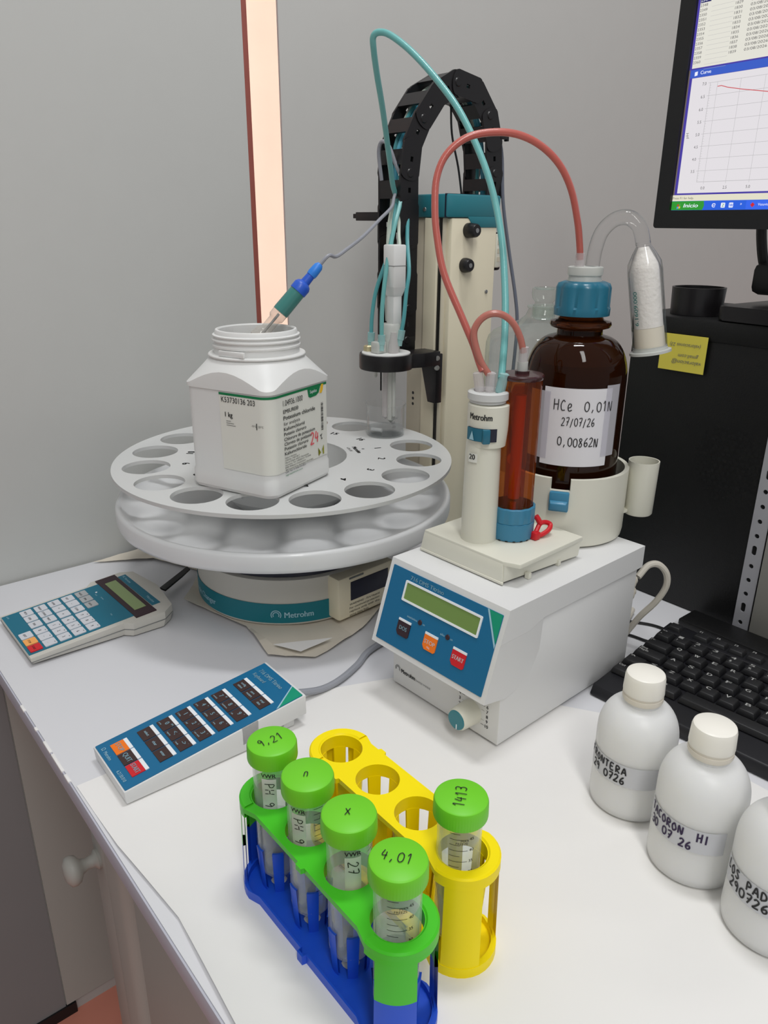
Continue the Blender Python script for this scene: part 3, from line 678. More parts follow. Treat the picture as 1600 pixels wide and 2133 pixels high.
while y_ > LB1 - .052:
    h_ = rb.choice((.0003, .0005, .0008)); tt.quad(f, .0865, y_ - h_, .0905, y_); y_ -= h_ + rb.choice((.0004, .0006, .0009))
printed('lettering', tt, M['ink'], la)
gt = MB(); gt.text('sigmaaldrich.com', f, .0019, T0, LB1 - .0858, width=.030); printed('green_lettering', gt, M['inkgreen'], la)
rt = MB(); rt.hand('24', f, .0125, .0655, LB1 - .0630, w=.0017, adv=.0085); printed('red_marker_number', rt, M['inkred'], la)
nt2 = MB(); nt2.hand('t', f, .0085, .083, LB1 - .0610, w=.0009); printed('pen_mark', nt2, M['ink'], la)
ml = MB(); 
for p in ([(.080, LB1 - .0790), (.0795, LB1 - .0700), (.0850, LB1 - .0765)], [(.0850, LB1 - .0765), (.0905, LB1 - .0685), (.0908, LB1 - .0790), (.0885, LB1 - .0790), (.0880, LB1 - .0735)], [(.0800, LB1 - .0790), (.0815, LB1 - .0790), (.0820, LB1 - .0735), (.0798, LB1 - .0700)]): ml.poly(f, p)
printed('corner_emblem', ml, M['olive'], la)
# ------------------------------------------------------------------ electrode resting in the jar
e0 = Vector((.2960, .2890, .330)); e1 = Vector((.3235, .3560, .4085)); ed = (e1 - e0); EL = ed.length; ed.normalize()
el = thing('electrode', 'blue and teal glass electrode leaning out of the white jar, on a grey cable', 'electrode', tuple(e0))
Mx = dirrot(ed, e0)
obj('glass_tip', MB().lathe([(0, -.05), (.005, -.045), (.006, 0), (.0105, .004), (.0095, .013), (.0062, .017), (.0062, .030), (.0085, .033), (.0085, .040), (0, .040)], 24, Mx=Mx), M['elgl'], el, True)
obj('reference_wire', MB().lathe([(0, -.04), (.0014, -.04), (.0014, .038), (0, .038)], 8, Mx=Mx), M['screw'], el, True)
obj('teal_body', MB().lathe([(0, .040), (.0088, .040), (.0090, .042), (.0086, .070), (0, .070)], 24, Mx=Mx), M['tealg'], el, True)
obj('blue_collar', MB().lathe([(0, .0685), (.0094, .0685), (.0095, .076), (.0080, .079), (.0052, .081), (.0046, .091), (0, .091)], 16, Mx=Mx), M['bluee'], el, True)
obj('cable_boot', MB().lathe([(0, .0905), (.0052, .0905), (.0056, .094), (.0050, .103), (.0030, .106), (0, .106)], 20, Mx=Mx), M['bluee2'], el, True)
pts = [tuple(e0 + ed * .104), (0.3265, 0.3640, 0.4165), (0.3200, 0.3785, 0.4150), (0.305, 0.404, 0.4215), (0.285, 0.443, 0.4345), (0.262, 0.487, 0.4535), (0.240, 0.523, 0.4675), (0.222, 0.542, 0.480), (0.211, 0.560, 0.500)]
obj('cable', MB().tube(pts, .0020, 8), M['cable'], el, True)

# ------------------------------------------------------------------ titrator
TL = (.5022, .3114, 0.0); TR = .0366
ti = thing('titrator', 'white titrator box with slanted blue front panel, green display and a round front knob', 'lab instrument', TL, TR)
W, Dp, H, yb, zb, z0, dw = .1409, .2137, .1435, -.0265, .0612, .004, .0035
bd = MB(); prof = [(0, z0), (0, .062), (yb + .001, .0625), (0.0008, H - .0006), (.0008, H - .022), (Dp - .002, H - .022), (Dp - .002, z0)]
bd.prism([(0, z0), (0, .070), (.010, H - .012), (Dp - .003, H - .012), (Dp - .003, z0)], 0, W, .0008, Mx=Matrix(((0, 0, 1, 0), (1, 0, 0, 0), (0, 1, 0, 0), (0, 0, 0, 1))))
obj('body', bd, M['case'], ti)
hdp = MB()
YZX = Matrix(((0, 0, 1, 0), (1, 0, 0, 0), (0, 1, 0, 0), (0, 0, 0, 1)))
hdp.prism([(.0008, H), (Dp, H), (Dp, H - .0235), (.050, H - .0235), (.030, H - .030), (yb * .35, H - .030)], -dw, W + dw, 0, Mx=YZX)
# front wings: flare out from the body to the panel edge
out = [(yb, zb), (yb * .36, H - .0301), (.030, H - .0301), (.050, H - .0240), (.052, .085), (.040, .064), (.022, .0555), (.004, .0535)]
fl_ = [1, 1, 1, .85, 0.02, 0.02, .15, .5]
n = len(out)
vs = [(-dw * k, y, z) for (y, z), k in zip(out, fl_)] + [(W + dw * k, y, z) for (y, z), k in zip(out, fl_)]
hdp._add(vs, [tuple(range(n)), tuple(range(2 * n - 1, n - 1, -1))] + [(i, (i + 1) % n, n + (i + 1) % n, n + i) for i in range(n)])
obj('hood', hdp, M['case'], ti, ang=40)
for x, y in ((.012, .012), (W - .012, .012), (.012, Dp - .02), (W - .012, Dp - .02)):
    obj('foot', MB().lathe([(0, 0.0016), (.007, 0.0016), (.0075, .0045), (0, .0045)], 18, (x, y)), M['blacks'], ti)
# blue panel frame: x right, y up the slant
sd = Vector((0, .0273, .0823)).normalized(); SL = .0867
pf = lambda e: plane_fn((0, yb, zb), (1, 0, 0), sd, e)
def slab(mb, pts, e0, e1):
    f0, f1 = pf(e0), pf(e1); n = len(pts)
    mb._add([f0(*p) for p in pts] + [f1(*p) for p in pts], [tuple(range(n - 1, -1, -1)), tuple(range(n, 2 * n))] + [(i, (i + 1) % n, n + (i + 1) % n, n + i) for i in range(n)])
    return mb
pn = obj('front_panel', slab(MB(), rrect(.0015, .0055, .1395, .0808, .0008), 0, .0008), M['blue'], ti, label='blue slanted control panel')
obj('green_corner', slab(MB(), [(.1245, .0806), (.1393, .0806), (.1393, .0545)], .0008, .0010), M['green_tri'], pn)
obj('white_stripe', slab(MB(), [(.1222, .0806), (.1241, .0806), (.1393, .0535), (.1393, .0500)], .0008, .0010), M['palebl'], pn)
fb = MB(); fb.plate(rrect(.0228, .0518, .1200, .0720, .0012), [rrect(.0248, .0538, .1180, .0700, .0008)], 0, .0012, Mx=Matrix.Translation(pf(.0006)(0, 0)) @ Matrix(((1, 0, 0, 0), (0, sd.y, -sd.z, 0), (0, sd.z, sd.y, 0), (0, 0, 0, 1))))
obj('display_frame', fb, M['white'], pn)
obj('display', slab(MB(), [(.0246, .0536), (.1182, .0536), (.1182, .0702), (.0246, .0702)], .0008, .0011), M['lcd'], pn)
def tkey(x0, x1, m, s, sub=None):
    b = slab(MB(), [(x0, .0225), (x0, .0330), (x1, .0330), (x1, .0205), (x1 - .0015, .0190), (x0 + .003, .0190), (x0 + .0015, .0205)], .0008, .0017)
    k = obj('button', b, M[m], pn)
    obj('button_label_strip', slab(MB(), [(x0, .0331), (x1, .0331), (x1, .0352), (x0, .0352)], .0008, .0017), M['white'], k)
    t = MB(); t.text(s, pf(.0019), .0040, (x0 + x1) / 2, .0250, align='C', bold=.01, width=min(.0135, .0033 * len(s)))
    if sub: t.text(sub, pf(.0019), .0018, (x0 + x1) / 2, .0212, align='C')
    printed('lettering', t, M['palebl'] if m == 'keydark' else M['white'], k)
tkey(.0260, .0425, 'keydark', 'DOS'); tkey(.0620, .0783, 'orange', 'STOP', 'FILL'); tkey(.0977, .1140, 'red', 'START')
for x in (.0522, .0880): 
    d = MB(); d.lathe([(0, 0), (.0026, 0), (.0022, .0008), (0, .001)], 16, Mx=dirrot(sd.cross(Vector((-1, 0, 0))), pf(.0008)(x, .0398))); obj('indicator_light', d, M['keydark'], pn)
pt = MB(); f = pf(.0012)
pt.text('716 DMS Titrino', f, .0040, .0275, .0738, width=.0435, bold=.005)
pt.text('statistics', f, .0022, .0350, .0390, width=.0135); pt.text('on', f, .0020, .0562, .0388); pt.text('silo', f, .0022, .0790, .0388, width=.0055); pt.text('on', f, .0020, .0918, .0388)
printed('panel_lettering', pt, M['palebl'], pn)
ft = MB(); f = plane_fn((0, 0, 0), (1, 0, 0), (0, 0, 1), .0005)
ft.text('Metrohm', f, .0048, .0125, .0195, width=.020, bold=.02)
for i, (s, zz) in enumerate((('4', .0360), ('3', .0300), ('2', .0240))): ft.text(s, f, .0034, .0935, zz, align='C', bold=.01)
for i, s in enumerate(('6', '7', '8', '9', '10')): ft.text(s, f, .0034, .1275, .0365 - .0052 * i, align='C', bold=.01)
for i in range(5): ft.quad(f, .1205, .0376 - .0050 * i, .1245, .0380 - .0052 * i)
for i in range(3): ft.quad(f, .0965, .0372 - .006 * i, .1000, .0376 - .0062 * i)
printed('front_lettering', ft, M['ink'], ti)
ft = MB(); ft.text('SWISS MADE', f, .0022, .0335, .0195, width=.021)
for r in (0.0032, 0.0019):
    for k in range(20):
        a0 = math.radians(-35 + 250 * k / 20); a1 = math.radians(-35 + 250 * (k + 1) / 20)
        ft.poly(lambda x, y: f(.0072 + x, .0222 + y), [(r * math.cos(a0), r * math.sin(a0)), ((r + .0006) * math.cos(a0), (r + .0006) * math.sin(a0)), ((r + .0006) * math.cos(a1), (r + .0006) * math.sin(a1)), (r * math.cos(a1), r * math.sin(a1))])
printed('faint_front_lettering', ft, M['inkg'], ti)
kx, kz = .1085, .0240
kb = obj('dial_knob', MB().lathe([(0, 0), (.0122, 0), (.0120, .003), (.0110, .0185), (.0100, .0205), (0, .0205)], 40, Mx=dirrot((0, -1, 0), (kx, 0, kz)), wob=lambda a, z_: 1 + .012 * math.cos(20 * a)), M['cream'], ti)
obj('dial_cap', MB().lathe([(0, .0204), (.0097, .0204), (.0093, .0215), (0, .0217)], 32, Mx=dirrot((0, -1, 0), (kx, 0, kz))), M['teal'], kb)
obj('dial_pointer', MB().box((kx + .001, -.0221, kz - .0085), (kx + .0018, -.0215, kz - .0035)), M['white'], kb)
tw_ = MB()
for z_ in (.095, .108): tw_.lathe([(0, 0), (.009, 0), (.009, .008), (.006, .010), (.006, .016), (0, .016)], 16, Mx=dirrot((0, 1, 0), (W - .012, Dp - .003, z_ - .012)))
obj('rear_plug', tw_, M['cablew'], ti)
# ------------------------------------------------------------------ exchange unit on the titrator
xu = thing('exchange_unit', 'cream dosing unit on top of the titrator with burette stalk, amber cylinder and bottle holder', 'dosing unit', (TL[0], TL[1], H), TR)
fr = Matrix.Translation(TL) @ Matrix.Rotation(TR, 4, 'Z')
bp = MB()
zt = .1665
bp.prism([(.0065, .0335), (.1065, .0335), (.1215, .040), (.1195, .138), (.0065, .138)], zt - .0045, zt, .001)
bp.hexa([(.003, .0315, H + .0012), (.1085, .0315, H + .0012), (.1085, .034, H + .0012), (.003, .034, H + .0012), (.0065, .0335, zt - .002), (.1065, .0335, zt - .002), (.1065, .036, zt - .002), (.0065, .036, zt - .002)], .0004)
bp.hexa([(.1065, .034, H + .003), (.1085, .034, H + .003), (.1175, .135, H + .003), (.1155, .135, H + .003), (.1065, .034, zt - .004), (.1085, .034, zt - .004), (.1195, .135, zt - .004), (.117, .135, zt - .004)])
bp.box((.003, .031, H + .0010), (.1095, .033, H + .0036), .0006)
for y in (.06, .105): bp.box((.112, y, H + .0004), (.1165, y + .004, H + .006))
bp.bm.transform(Matrix.Translation((0, 0, -H)))
obj('base_plate', bp, M['cream'], xu)
SX, SY = .5542, .3727
sk = MB()
sk.lathe([(0, zt), (.0172, zt), (.0163, .255), (.0160, .262), (.0150, .2680), (.0150, .2990), (0, .2990)], 48, (SX, SY))
lo = obj('burette_stalk', sk, M['cream'], xu, True)
CAMD = math.atan2(-.13046 - SY, 1.01901 - SX)      # towards the viewer side
obj('stalk_head', MB().lathe([(0, .2600), (.0172, .2600), (.0186, .2735), (.0189, .2800), (.0189, .2975), (.0180, .2985), (0, .2985)], 48, (SX + .003 * math.cos(.6), SY + .003 * math.sin(.6))), M['cream'], lo, True)
sc_ = MB(); sc_.lathe([(0, .2995), (.0165, .2995), (.0165, .3020), (.0185, .3026), (.0185, .3085), (.0170, .3095), (.0135, .3095), (.0125, .3080), (0, .3080)], 48, (SX + .0016, SY + .001))
obj('stalk_cap', sc_, M['grey'], lo, True)
wn = MB(); wn.lathe([(.0176, .2665), (.0193, .2665), (.0193, .2785), (.0176, .2785)], 20, (SX + .002, SY + .001), a0=CAMD - 1.05, a1=CAMD + .50)
sw_ = obj('valve_window', wn, M['navy'], lo, True)
sv = MB(); sv.lathe([(.0190, .2668), (.0199, .2668), (.0199, .2783), (.0190, .2783)], 14, (SX + .002, SY + .001), a0=CAMD - 1.05, a1=CAMD + .12)
sv.box((-.0035, -.0015, -.0070), (.0035, .0050, .0062), .001, Mx=Matrix.Translation((SX + .0215 * math.cos(CAMD + .1), SY + .0215 * math.sin(CAMD + .1), .2722)) @ Matrix.Rotation(CAMD + PI / 2 + .3, 4, 'Z'))
obj('valve_slider', sv, M['capblue'], lo, True)
av = MB(); f = cyl_fn((SX + .002, SY + .001), .0200, CAMD - .86, .2675, .0004); av.poly(f, [(0, 0), (.0058, 0), (.0035, .0085)]); printed('arrow_mark', av, M['palebl'], lo, True)
st = MB(); f = cyl_fn((SX + .003 * math.cos(.6), SY + .003 * math.sin(.6)), .0189, CAMD - .98, .2860, .0004); st.text('Metrohm', f, .0058, 0, 0, width=.0225, bold=.02); printed('lettering', st, M['ink'], lo, True); st = MB()
f = cyl_fn((SX, SY), .0170, CAMD - .78, .2475, .0012); st.text('20', f, .0050, .0008, .0015, width=.006, bold=.015)
printed('lettering', st, M['ink'], lo, True)
tp = MB(); f = cyl_fn((SX, SY), .0170, CAMD - .81, .2460, .0008); tp.quad(f, 0, 0, .0095, .0085, 8); obj('paper_tag', tp, M['label'], lo, True, fix=False)
# fittings on the stalk top
for i, (dx, dy, m, d) in enumerate(((-.0065, -.004, 'nub', (-.15, -.1, 1)), (.000, .0015, 'nub', (0.03, 0, 1)), (.0075, .0065, 'nubc', (.12, .16, 1)))):
    obj('tube_fitting', MB().lathe([(0, 0), (.0038, 0), (.0046, .002), (.0046, .017), (.0030, .018), (0, .018)], 12, Mx=dirrot(d, (SX + .0016 + dx, SY + .001 + dy, .3078))), M[m], lo, True, ang=25)
AX, AY = .5693, .402
ac = MB(); ac.lathe([(0, .1672), (.0188, .1672), (.0188, .3200), (0, .3200)], 48, (AX, AY))
amb = obj('amber_cylinder', ac, M['ambacr'], xu, True, label='transparent amber light-protection cylinder')
inn = MB(); inn.lathe([(0, .172), (.0095, .172), (.0095, .305), (.006, .313), (0, .313)], 28, (AX, AY)); obj('burette_barrel', inn, M['ambacr'], amb, True)
pi_ = MB(); pi_.lathe([(0, .170), (.0075, .170), (.0075, .178), (.0030, .180), (.0030, .200), (0, .200)], 24, (AX, AY)); pi_.lathe([(0, .205), (.0055, .205), (.0055, .304), (0, .306)], 24, (AX, AY)); obj('plunger', pi_, M['orangeg'], amb, True)
dt = MB(); dt.lathe([(0, .3190), (.0192, .3190), (.0200, .3205), (.0200, .3225), (.0190, .3235), (.0065, .3238), (.0065, .3262), (0, .3262)], 48, (AX, AY)); obj('amber_lid', dt, M['amblid'], amb, True)
dn = MB(); dn.lathe([(0, .326), (.0048, .326), (.0048, .3340), (0, .3340)], 20, (AX, AY)); obj('white_nipple', dn, M['milky'], amb, True)
dn = MB(); dn.lathe([(0, .3335), (.0040, .3335), (.0044, .347), (0, .347)], 10, (AX, AY)); obj('clear_nipple', dn, M['nub'], amb, True)
rg = MB(); wv = lambda a, z_: 1 + (.03 * abs(math.cos(7 * a)) if z_ > .1845 else 0)
rg.lathe([(0, .1672), (.0205, .1672), (.0213, .170), (.0216, .1838), (.0209, .1842), (.0211, .1848), (.0211, .1985), (.0200, .1995), (.0190, .1995), (.0189, .190), (0, .190)], 84, (AX, AY), wob=wv)
rgo = obj('blue_ring', rg, M['ringblue'], xu, True)
nts = MB()
for k in range(18): nts.box((.0195, -.0012, zt + .0002), (.0207, .0012, zt + .0028), Mx=Matrix.Translation((AX, AY, 0)) @ Matrix.Rotation(2 * PI * k / 18, 4, 'Z'))
obj('ring_notch', nts, M['black'], rgo, True)
# bottle holder
BXX, BYY = .5508, .5059
HB, HT_, HR = H + .0006, .2164, .0627
na = math.radians(-57.5); nw_ = .0098 / HR
hl = MB()
hl.lathe([(0, HB), (HR - .004, HB), (HR - .001, HB + .002), (HR, HB + .008), (HR, .2046), (HR - .0045, .2046), (HR - .0045, HB + .006), (0, HB + .006)], 96, (BXX, BYY))
hl.lathe([(HR, .2044), (HR, HT_), (HR - .0045, HT_), (HR - .0045, .2044), (HR, .2044)], 90, (BXX, BYY), a0=na + nw_, a1=na + 2 * PI - nw_)
ho = obj('bottle_holder', hl, M['cream'], xu, True)
cp_ = MB(); cx_, cy_ = .6095, .5562
cp_.lathe([(0, .1650), (.0135, .1650), (.0145, .1665), (.0155, .2225), (.0142, .2225), (.0132, .1680), (0, .1680)], 40, (cx_, cy_)); cp_.box((.575, .535, .168), (.606, .55, .171))
obj('side_cup', cp_, M['cream'], ho, True)
Mx = Matrix.Translation((BXX, BYY, 0)) @ Matrix.Rotation(na, 4, 'Z')
cl_ = MB(); cl_.box((HR - .001, -.0095, .1842), (HR + .0045, .0095, .2042), .0012, Mx=Mx)
cl_.hexa([(HR + .004, -.0088, .1862), (HR + .008, -.0082, .1870), (HR + .008, .0082, .1870), (HR + .004, .0088, .1862), (HR + .004, -.0088, .1960), (HR + .0085, -.0075, .1935), (HR + .0085, .0075, .1935), (HR + .004, .0088, .1960)], .0006, Mx=Mx)
obj('blue_clip', cl_, M['ringblue'], ho, True)
# red clip lying on the base plate
rc = MB(); rc.tube([(.5915, .4080, .1692), (.5905, .4130, .1690), (.5935, .4185, .1700), (.5945, .4275, .1730), (.5915, .4335, .1760), (.5885, .4300, .1785), (.5880, .4225, .1790), (.5890, .4170, .1745), (.5905, .4130, .1720)], .0024, 8)
rc.tube([(.5890, .4215, .1790), (.5868, .4200, .1835), (.5850, .4185, .1868)], .0027, 8); rc.box((.5885, .4075, .1668), (.5955, .4150, .1745), .0012)
tag(obj('safety_clip', rc, M['red']), 'small red plastic clip beside the blue ring on the dosing unit', 'clip')
# ------------------------------------------------------------------ amber bottle
ab = thing('reagent_bottle', 'large amber glass bottle labelled HCl in the cream holder on the titrator', 'bottle', (BXX, BYY, HB + .0066))
Bz = HB + .0068
pr_ = [(0, Bz), (.045, Bz), (.049, Bz + .003), (.0500, Bz + .010), (.0500, .306)]
for k in range(1, 12):
    a = PI / 2 * k / 12; pr_.append((.0225 + .0275 * math.cos(a) ** 0.9, .306 + .0415 * math.sin(a)))
pr_ += [(.0222, .3485), (.0220, .3535), (.0285, .3555), (.0298, .3580), (.0290, .3610), (.0225, .3625), (.0205, .3660), (.0205, .392), (0, .392)]
obj('glass_body', MB().lathe(pr_, 72, (BXX, BYY)), M['amber'], ab, True, ang=60)
obj('contents', MB().lathe([(0, Bz + .004), (.046, Bz + .004), (.0475, Bz + .008), (.0475, .304), (.042, .322), (0, .322)], 48, (BXX, BYY)), M['ambliq'], ab, True)
A0 = math.radians(-53.66)
lf = lambda e: cyl_fn((BXX, BYY), .0500, A0, 0, e)
lbm = MB(); lbm.quad(lf(.0008), -.0285, .2265, .0400, .3035, 24)
# straight cut label with a turned-up corner on the right
lbb = obj('paper_label', lbm, M['paperlab'], ab, True, fix=False, label='white paper label with handwriting')
for q in ((-.046, .232, -.022, .2990), (.033, .236, .050, .3065)): obj('sticky_tape', MB().quad(lf(.0012), *q, 10), M['tape'], ab, True, fix=False)
ht = MB(); f = lf(.0014)
ht.hand('HCl', f, .0105, -.0180, .2815, w=.00085, adv=.0067); ht.hand('0,01N', f, .0095, .0115, .2820, w=.00085, adv=.0061)
ht.hand('27/07/26', f, .0078, -.0090, .2670, w=.00075, adv=.0041); ht.hand('0,00862N', f, .0086, -.0113, .2470, w=.00085, adv=.0051)
printed('handwriting', ht, M['ink'], lbb, True)
cpm = MB(); wv2 = lambda a, z_: 1 + (-.065 * (abs(math.sin(4 * a)) ** 5) if z_ > .374 else 0)
cpm.lathe([(.021, .3668), (.0268, .3668), (.0270, .3735), (.0263, .3752), (.0263, .3925), (.0245, .3965), (.019, .3985), (.016, .3985), (.016, .3668), (.021, .3668)], 120, (BXX, BYY), wob=wv2)
obj('screw_cap', cpm, M['capblue'], ab, True, ang=50, label='blue screw cap')
pl_ = MB(); pl_.lathe([(0, .3960), (.0170, .3960), (.0158, .4005), (.0150, .4030), (.0166, .4040), (.0168, .4110), (.0150, .4118), (0, .4118)], 40, (BXX, BYY)); obj('white_stopper', pl_, M['milky'], ab, True)
obj('clear_nipple', MB().lathe([(0, .4116), (.0045, .4116), (.0045, .4240), (0, .4240)], 14, (.5500, .4966)), M['nub'], ab, True)
# drying tube
dt0 = Vector((.5975, .5255, .4330)); dt1 = Vector((.6130, .5345, .3370)); dd = (dt1 - dt0); DL = dd.length; dd.normalize()
dr = thing('drying_tube', 'glass drying tube filled with white granules, hooked over from the amber bottle cap', 'drying tube', tuple(dt0))
Mx = dirrot(dd, dt0)
obj('glass_wall', MB().lathe([(.0062, -.002), (.0066, .002), (.0105, .008), (.0150, .0165), (.0158, .024), (.0158, DL), (.0150, DL), (.0150, .024), (.0095, .009), (.0055, .002)], 40, Mx=Mx), M['clear'], dr, True)
obj('granules', MB().lathe([(0, .003), (.0045, .003), (.0080, .0105), (.0118, .0185), (.0126, .0250), (.0132, DL - .022), (0, DL - .022)], 36, Mx=Mx), M['pow'], dr, True)
obj('cotton_plug', MB().lathe([(0, DL - .0218), (.0136, DL - .0218), (.0142, DL - .004), (0, DL - .004)], 36, Mx=Mx), M['cottn'], dr, True)
obj('end_cap', MB().lathe([(0, DL - .004), (.0156, DL - .004), (.0162, DL - .0005), (.0192, DL), (.0192, DL + .0025), (0, DL + .0025)], 40, Mx=Mx), M['milky'], dr, True)
bent = [(.5570, .5075, .4120), (.5582, .5078, .4270), (.5625, .5095, .4430), (.5720, .5135, .4535), (.5830, .5185, .4555), (.5920, .5225, .4490), (.5958, .5245, .4395), (.5975, .5255, .4325)]
obj('bent_glass_tube', MB().tube(bent, .0068, 16), M['clear'], dr, True)
pr2 = MB(); 
side = Vector((1.01901, -.13046, .40)) - (dt0 + dd * .05); side = (side - dd * side.dot(dd)).normalized(); ty_ = dd.cross(side)
f = lambda x, y: dt0 + dd * (.072 - x) + (side * math.cos(y / .0158 - .55) + ty_ * math.sin(y / .0158 - .55) * -1) * .0161
pr2.text('6.1609.000', lambda x, y: f(x, -y), .0042, 0, 0, width=.031, bold=.01)
printed('lettering', pr2, M['tealg'], dr, True)

# ------------------------------------------------------------------ tubings
cy = [(0.5642, 0.3802, 0.3207), (0.5592, 0.3864, 0.3306), (0.5448, 0.4029, 0.358), (0.5277, 0.4186, 0.3941), (0.5022, 0.4362, 0.4434), (0.4699, 0.4482, 0.4944), (0.4299, 0.453, 0.5451), (0.397, 0.4507, 0.5784), (0.3637, 0.4447, 0.6076), (0.3385, 0.4375, 0.6253), (0.3258, 0.4323, 0.6294), (0.3192, 0.4301, 0.6263), (0.3146, 0.4339, 0.6173), (0.3002, 0.450, 0.5977), (0.2761, 0.478, 0.5685), (0.2487, 0.509, 0.5325), (0.2339, 0.526, 0.511), (0.2210, 0.541, 0.492), (0.2140, 0.556, 0.472), (0.208, 0.562, 0.455)]
tag(obj('cyan_tubing', MB().tube(cy, .0033, 12), M['cyan']), 'long cyan tube looping high from the dosing stalk to the black cable chain', 'tubing')
rd_ = [(0.5508, 0.3698, 0.3264), (0.5462, 0.3698, 0.3334), (0.5382, 0.3688, 0.3496), (0.5263, 0.3655, 0.3716), (0.5073, 0.3601, 0.4076), (0.4962, 0.3604, 0.4395), (0.4901, 0.3628, 0.4632), (0.4863, 0.3676, 0.4867), (0.4878, 0.3769, 0.5054), (0.4953, 0.3921, 0.5187), (0.5065, 0.4102, 0.5237), (0.5196, 0.4298, 0.5229), (0.5321, 0.448, 0.5145), (0.5424, 0.4639, 0.4993), (0.5485, 0.4762, 0.4786), (0.5508, 0.4864, 0.4523), (0.5503, 0.494, 0.430), (0.5501, 0.4966, 0.4180)]
tag(obj('red_tubing', MB().tube(rd_, .0032, 12), M['pink']), 'long red tube arching from the dosing stalk to the amber bottle cap', 'tubing')
rs = [(0.5548, 0.3743, 0.3230), (0.5480, 0.3690, 0.3361), (0.5417, 0.3660, 0.3566), (0.5433, 0.3690, 0.3681), (0.549, 0.3757, 0.3751), (0.5563, 0.3843, 0.3752), (0.5629, 0.392, 0.3683), (0.5671, 0.398, 0.3559), (0.5693, 0.4018, 0.3420)]
tag(obj('rose_tubing', MB().tube(rs, .0031, 12), M['pinkb']), 'short reddish tube loop between the dosing stalk and the amber cylinder', 'tubing')
dk = [(0.2272, 0.7241, 0.5598), (0.2245, 0.7352, 0.5337), (0.2348, 0.731, 0.4779), (0.2537, 0.7279, 0.4149), (0.2772, 0.7219, 0.3514), (0.2873, 0.7174, 0.3129), (0.2928, 0.709, 0.2534), (0.2975, 0.6998, 0.1996), (0.33, 0.7, 0.06), (0.36, 0.74, 0.0035)]
tag(obj('grey_cable', MB().tube(dk, .0024, 8), M['cabled']), 'dark grey cable hanging down behind the changer tower', 'cable')
tag(obj('black_cord', MB().tube([(0.2050, 0.652, 0.600), (0.2060, 0.655, 0.56), (0.2100, 0.665, 0.52), (0.2120, 0.672, 0.4838)], .0014, 8), M['black']), 'thin black cord inside the arch of the cable chain', 'cable')
tag(obj('grey_cable', MB().tube([(0.4645, 0.2005, .016), (0.4695, 0.222, .010), (0.4700, 0.245, .0048), (0.4667, 0.2699, .0044), (0.4557, 0.3004, .0044), (0.4400, 0.332, .0044), (0.438, 0.38, .0044), (0.47, 0.48, .0044), (.52, .56, .0044)], .0036, 10), M['cable']), 'thick grey cable from the blue-topped keypad to behind the titrator', 'cable')
tag(obj('cream_cable', MB().tube([(.6250, .548, .098), (.6270, .562, .108), (.6330, .572, .1085), (.6390, .580, .098), (.6400, .582, .082), (.6330, .578, .062), (.6200, .572, .040), (.6050, .572, .012), (.590, .59, .005), (.57, .64, .005)], .0036, 10), M['cablew']), 'cream cable curving out from the back of the titrator', 'cable')
for i, (pts, lab) in enumerate((([(.560, .60, .0022), (.600, .628, .0022), (.625, .633, .0022), (.66, .636, .0022)], 'thin black cable on the desk behind the keyboard corner, nearer the computer'),
                    ([(.565, .575, .0022), (.600, .588, .0022), (.622, .592, .0022), (.638, .60, .0022)], 'thin black cable on the desk beside the keyboard corner, nearer the titrator'))):
    tag(obj('thin_cable', MB().tube(pts, .0016, 8), M['black']), lab, 'cable')
tag(obj('white_cable', MB().tube([(.300, .60, .0135), (.34, .575, .012), (.40, .54, .006), (.43, .50, .0048)], .0042, 10), M['cablew']), 'white cable on the desk between sample changer and titrator', 'cable')

# ------------------------------------------------------------------ remote keypad (sample changer)
rk = thing('remote_keypad', 'grey handheld keypad with dark green display at the left end of the desk', 'keypad', (.2359, .0279, .0002), .0032)
L, z0, z1 = .1531, .0105, .0212
zz = lambda y: z0 + (z1 - z0) * y / L
rm = MB()
ol = [(0, 0.001), (0, .104), (.0085, .112), (.0092, .1500), (-.002, .164), (-.060, .172), (-.118, .164), (-.1280, .150), (-.1280, .112), (-.1195, .104), (-.1195, .001)]
vs = [(x, y, 0.003 if y < .1 else .0015) for x, y in ol] + [(x, y, zz(y) * .55) for x, y in ol] + [(x, y, zz(y)) for x, y in ol]
n = len(ol)
rm._add(vs, [tuple(range(n - 1, -1, -1)), tuple(range(2 * n, 3 * n))] + [(j * n + i, j * n + (i + 1) % n, (j + 1) * n + (i + 1) % n, (j + 1) * n + i) for j in range(2) for i in range(n)])
for p in rm.bm.verts:
    if p.co.z < .004: p.co.x = -.06 + (p.co.x + .06) * .965; p.co.y = .085 + (p.co.y - .085) * .97
body_ = obj('housing', rm, M['remgrey'], rk, ang=25)
gs = MB(); vv = [(x * 1.0, y, zz(y) * .55) for x, y in ol]; gs.tube(vv, .0005, 6, closed=True, smooth=False); obj('housing_seam', gs, M['inkg'], body_)
rf = lambda e: plane_fn((0, 0, z0), (1, 0, 0), (0, L, z1 - z0), e)
def rslab(pts, e0, e1):
    f0, f1 = rf(e0), rf(e1); n = len(pts); mb = MB()
    mb._add([f0(*p) for p in pts] + [f1(*p) for p in pts], [tuple(range(n - 1, -1, -1)), tuple(range(n, 2 * n))] + [(i, (i + 1) % n, n + (i + 1) % n, n + i) for i in range(n)])
    return mb
obj('face_sheet', rslab([(-.1150, .0015), (-.0075, .0015), (-.0075, .092), (-.0075, .120), (-.115, .120)], 0, .0006), M['remblue'], rk)
obj('display_bezel', rslab([(-.1245, .117), (-.0005, .1195), (-.0005, .1445), (-.1245, .1425)], 0, .0012), M['keydark'], rk)
obj('display', rslab([(-.1080, .1235), (-.0175, .1250), (-.0175, .1390), (-.1080, .1375)], .0012, .0015), M['lcdr'], rk)
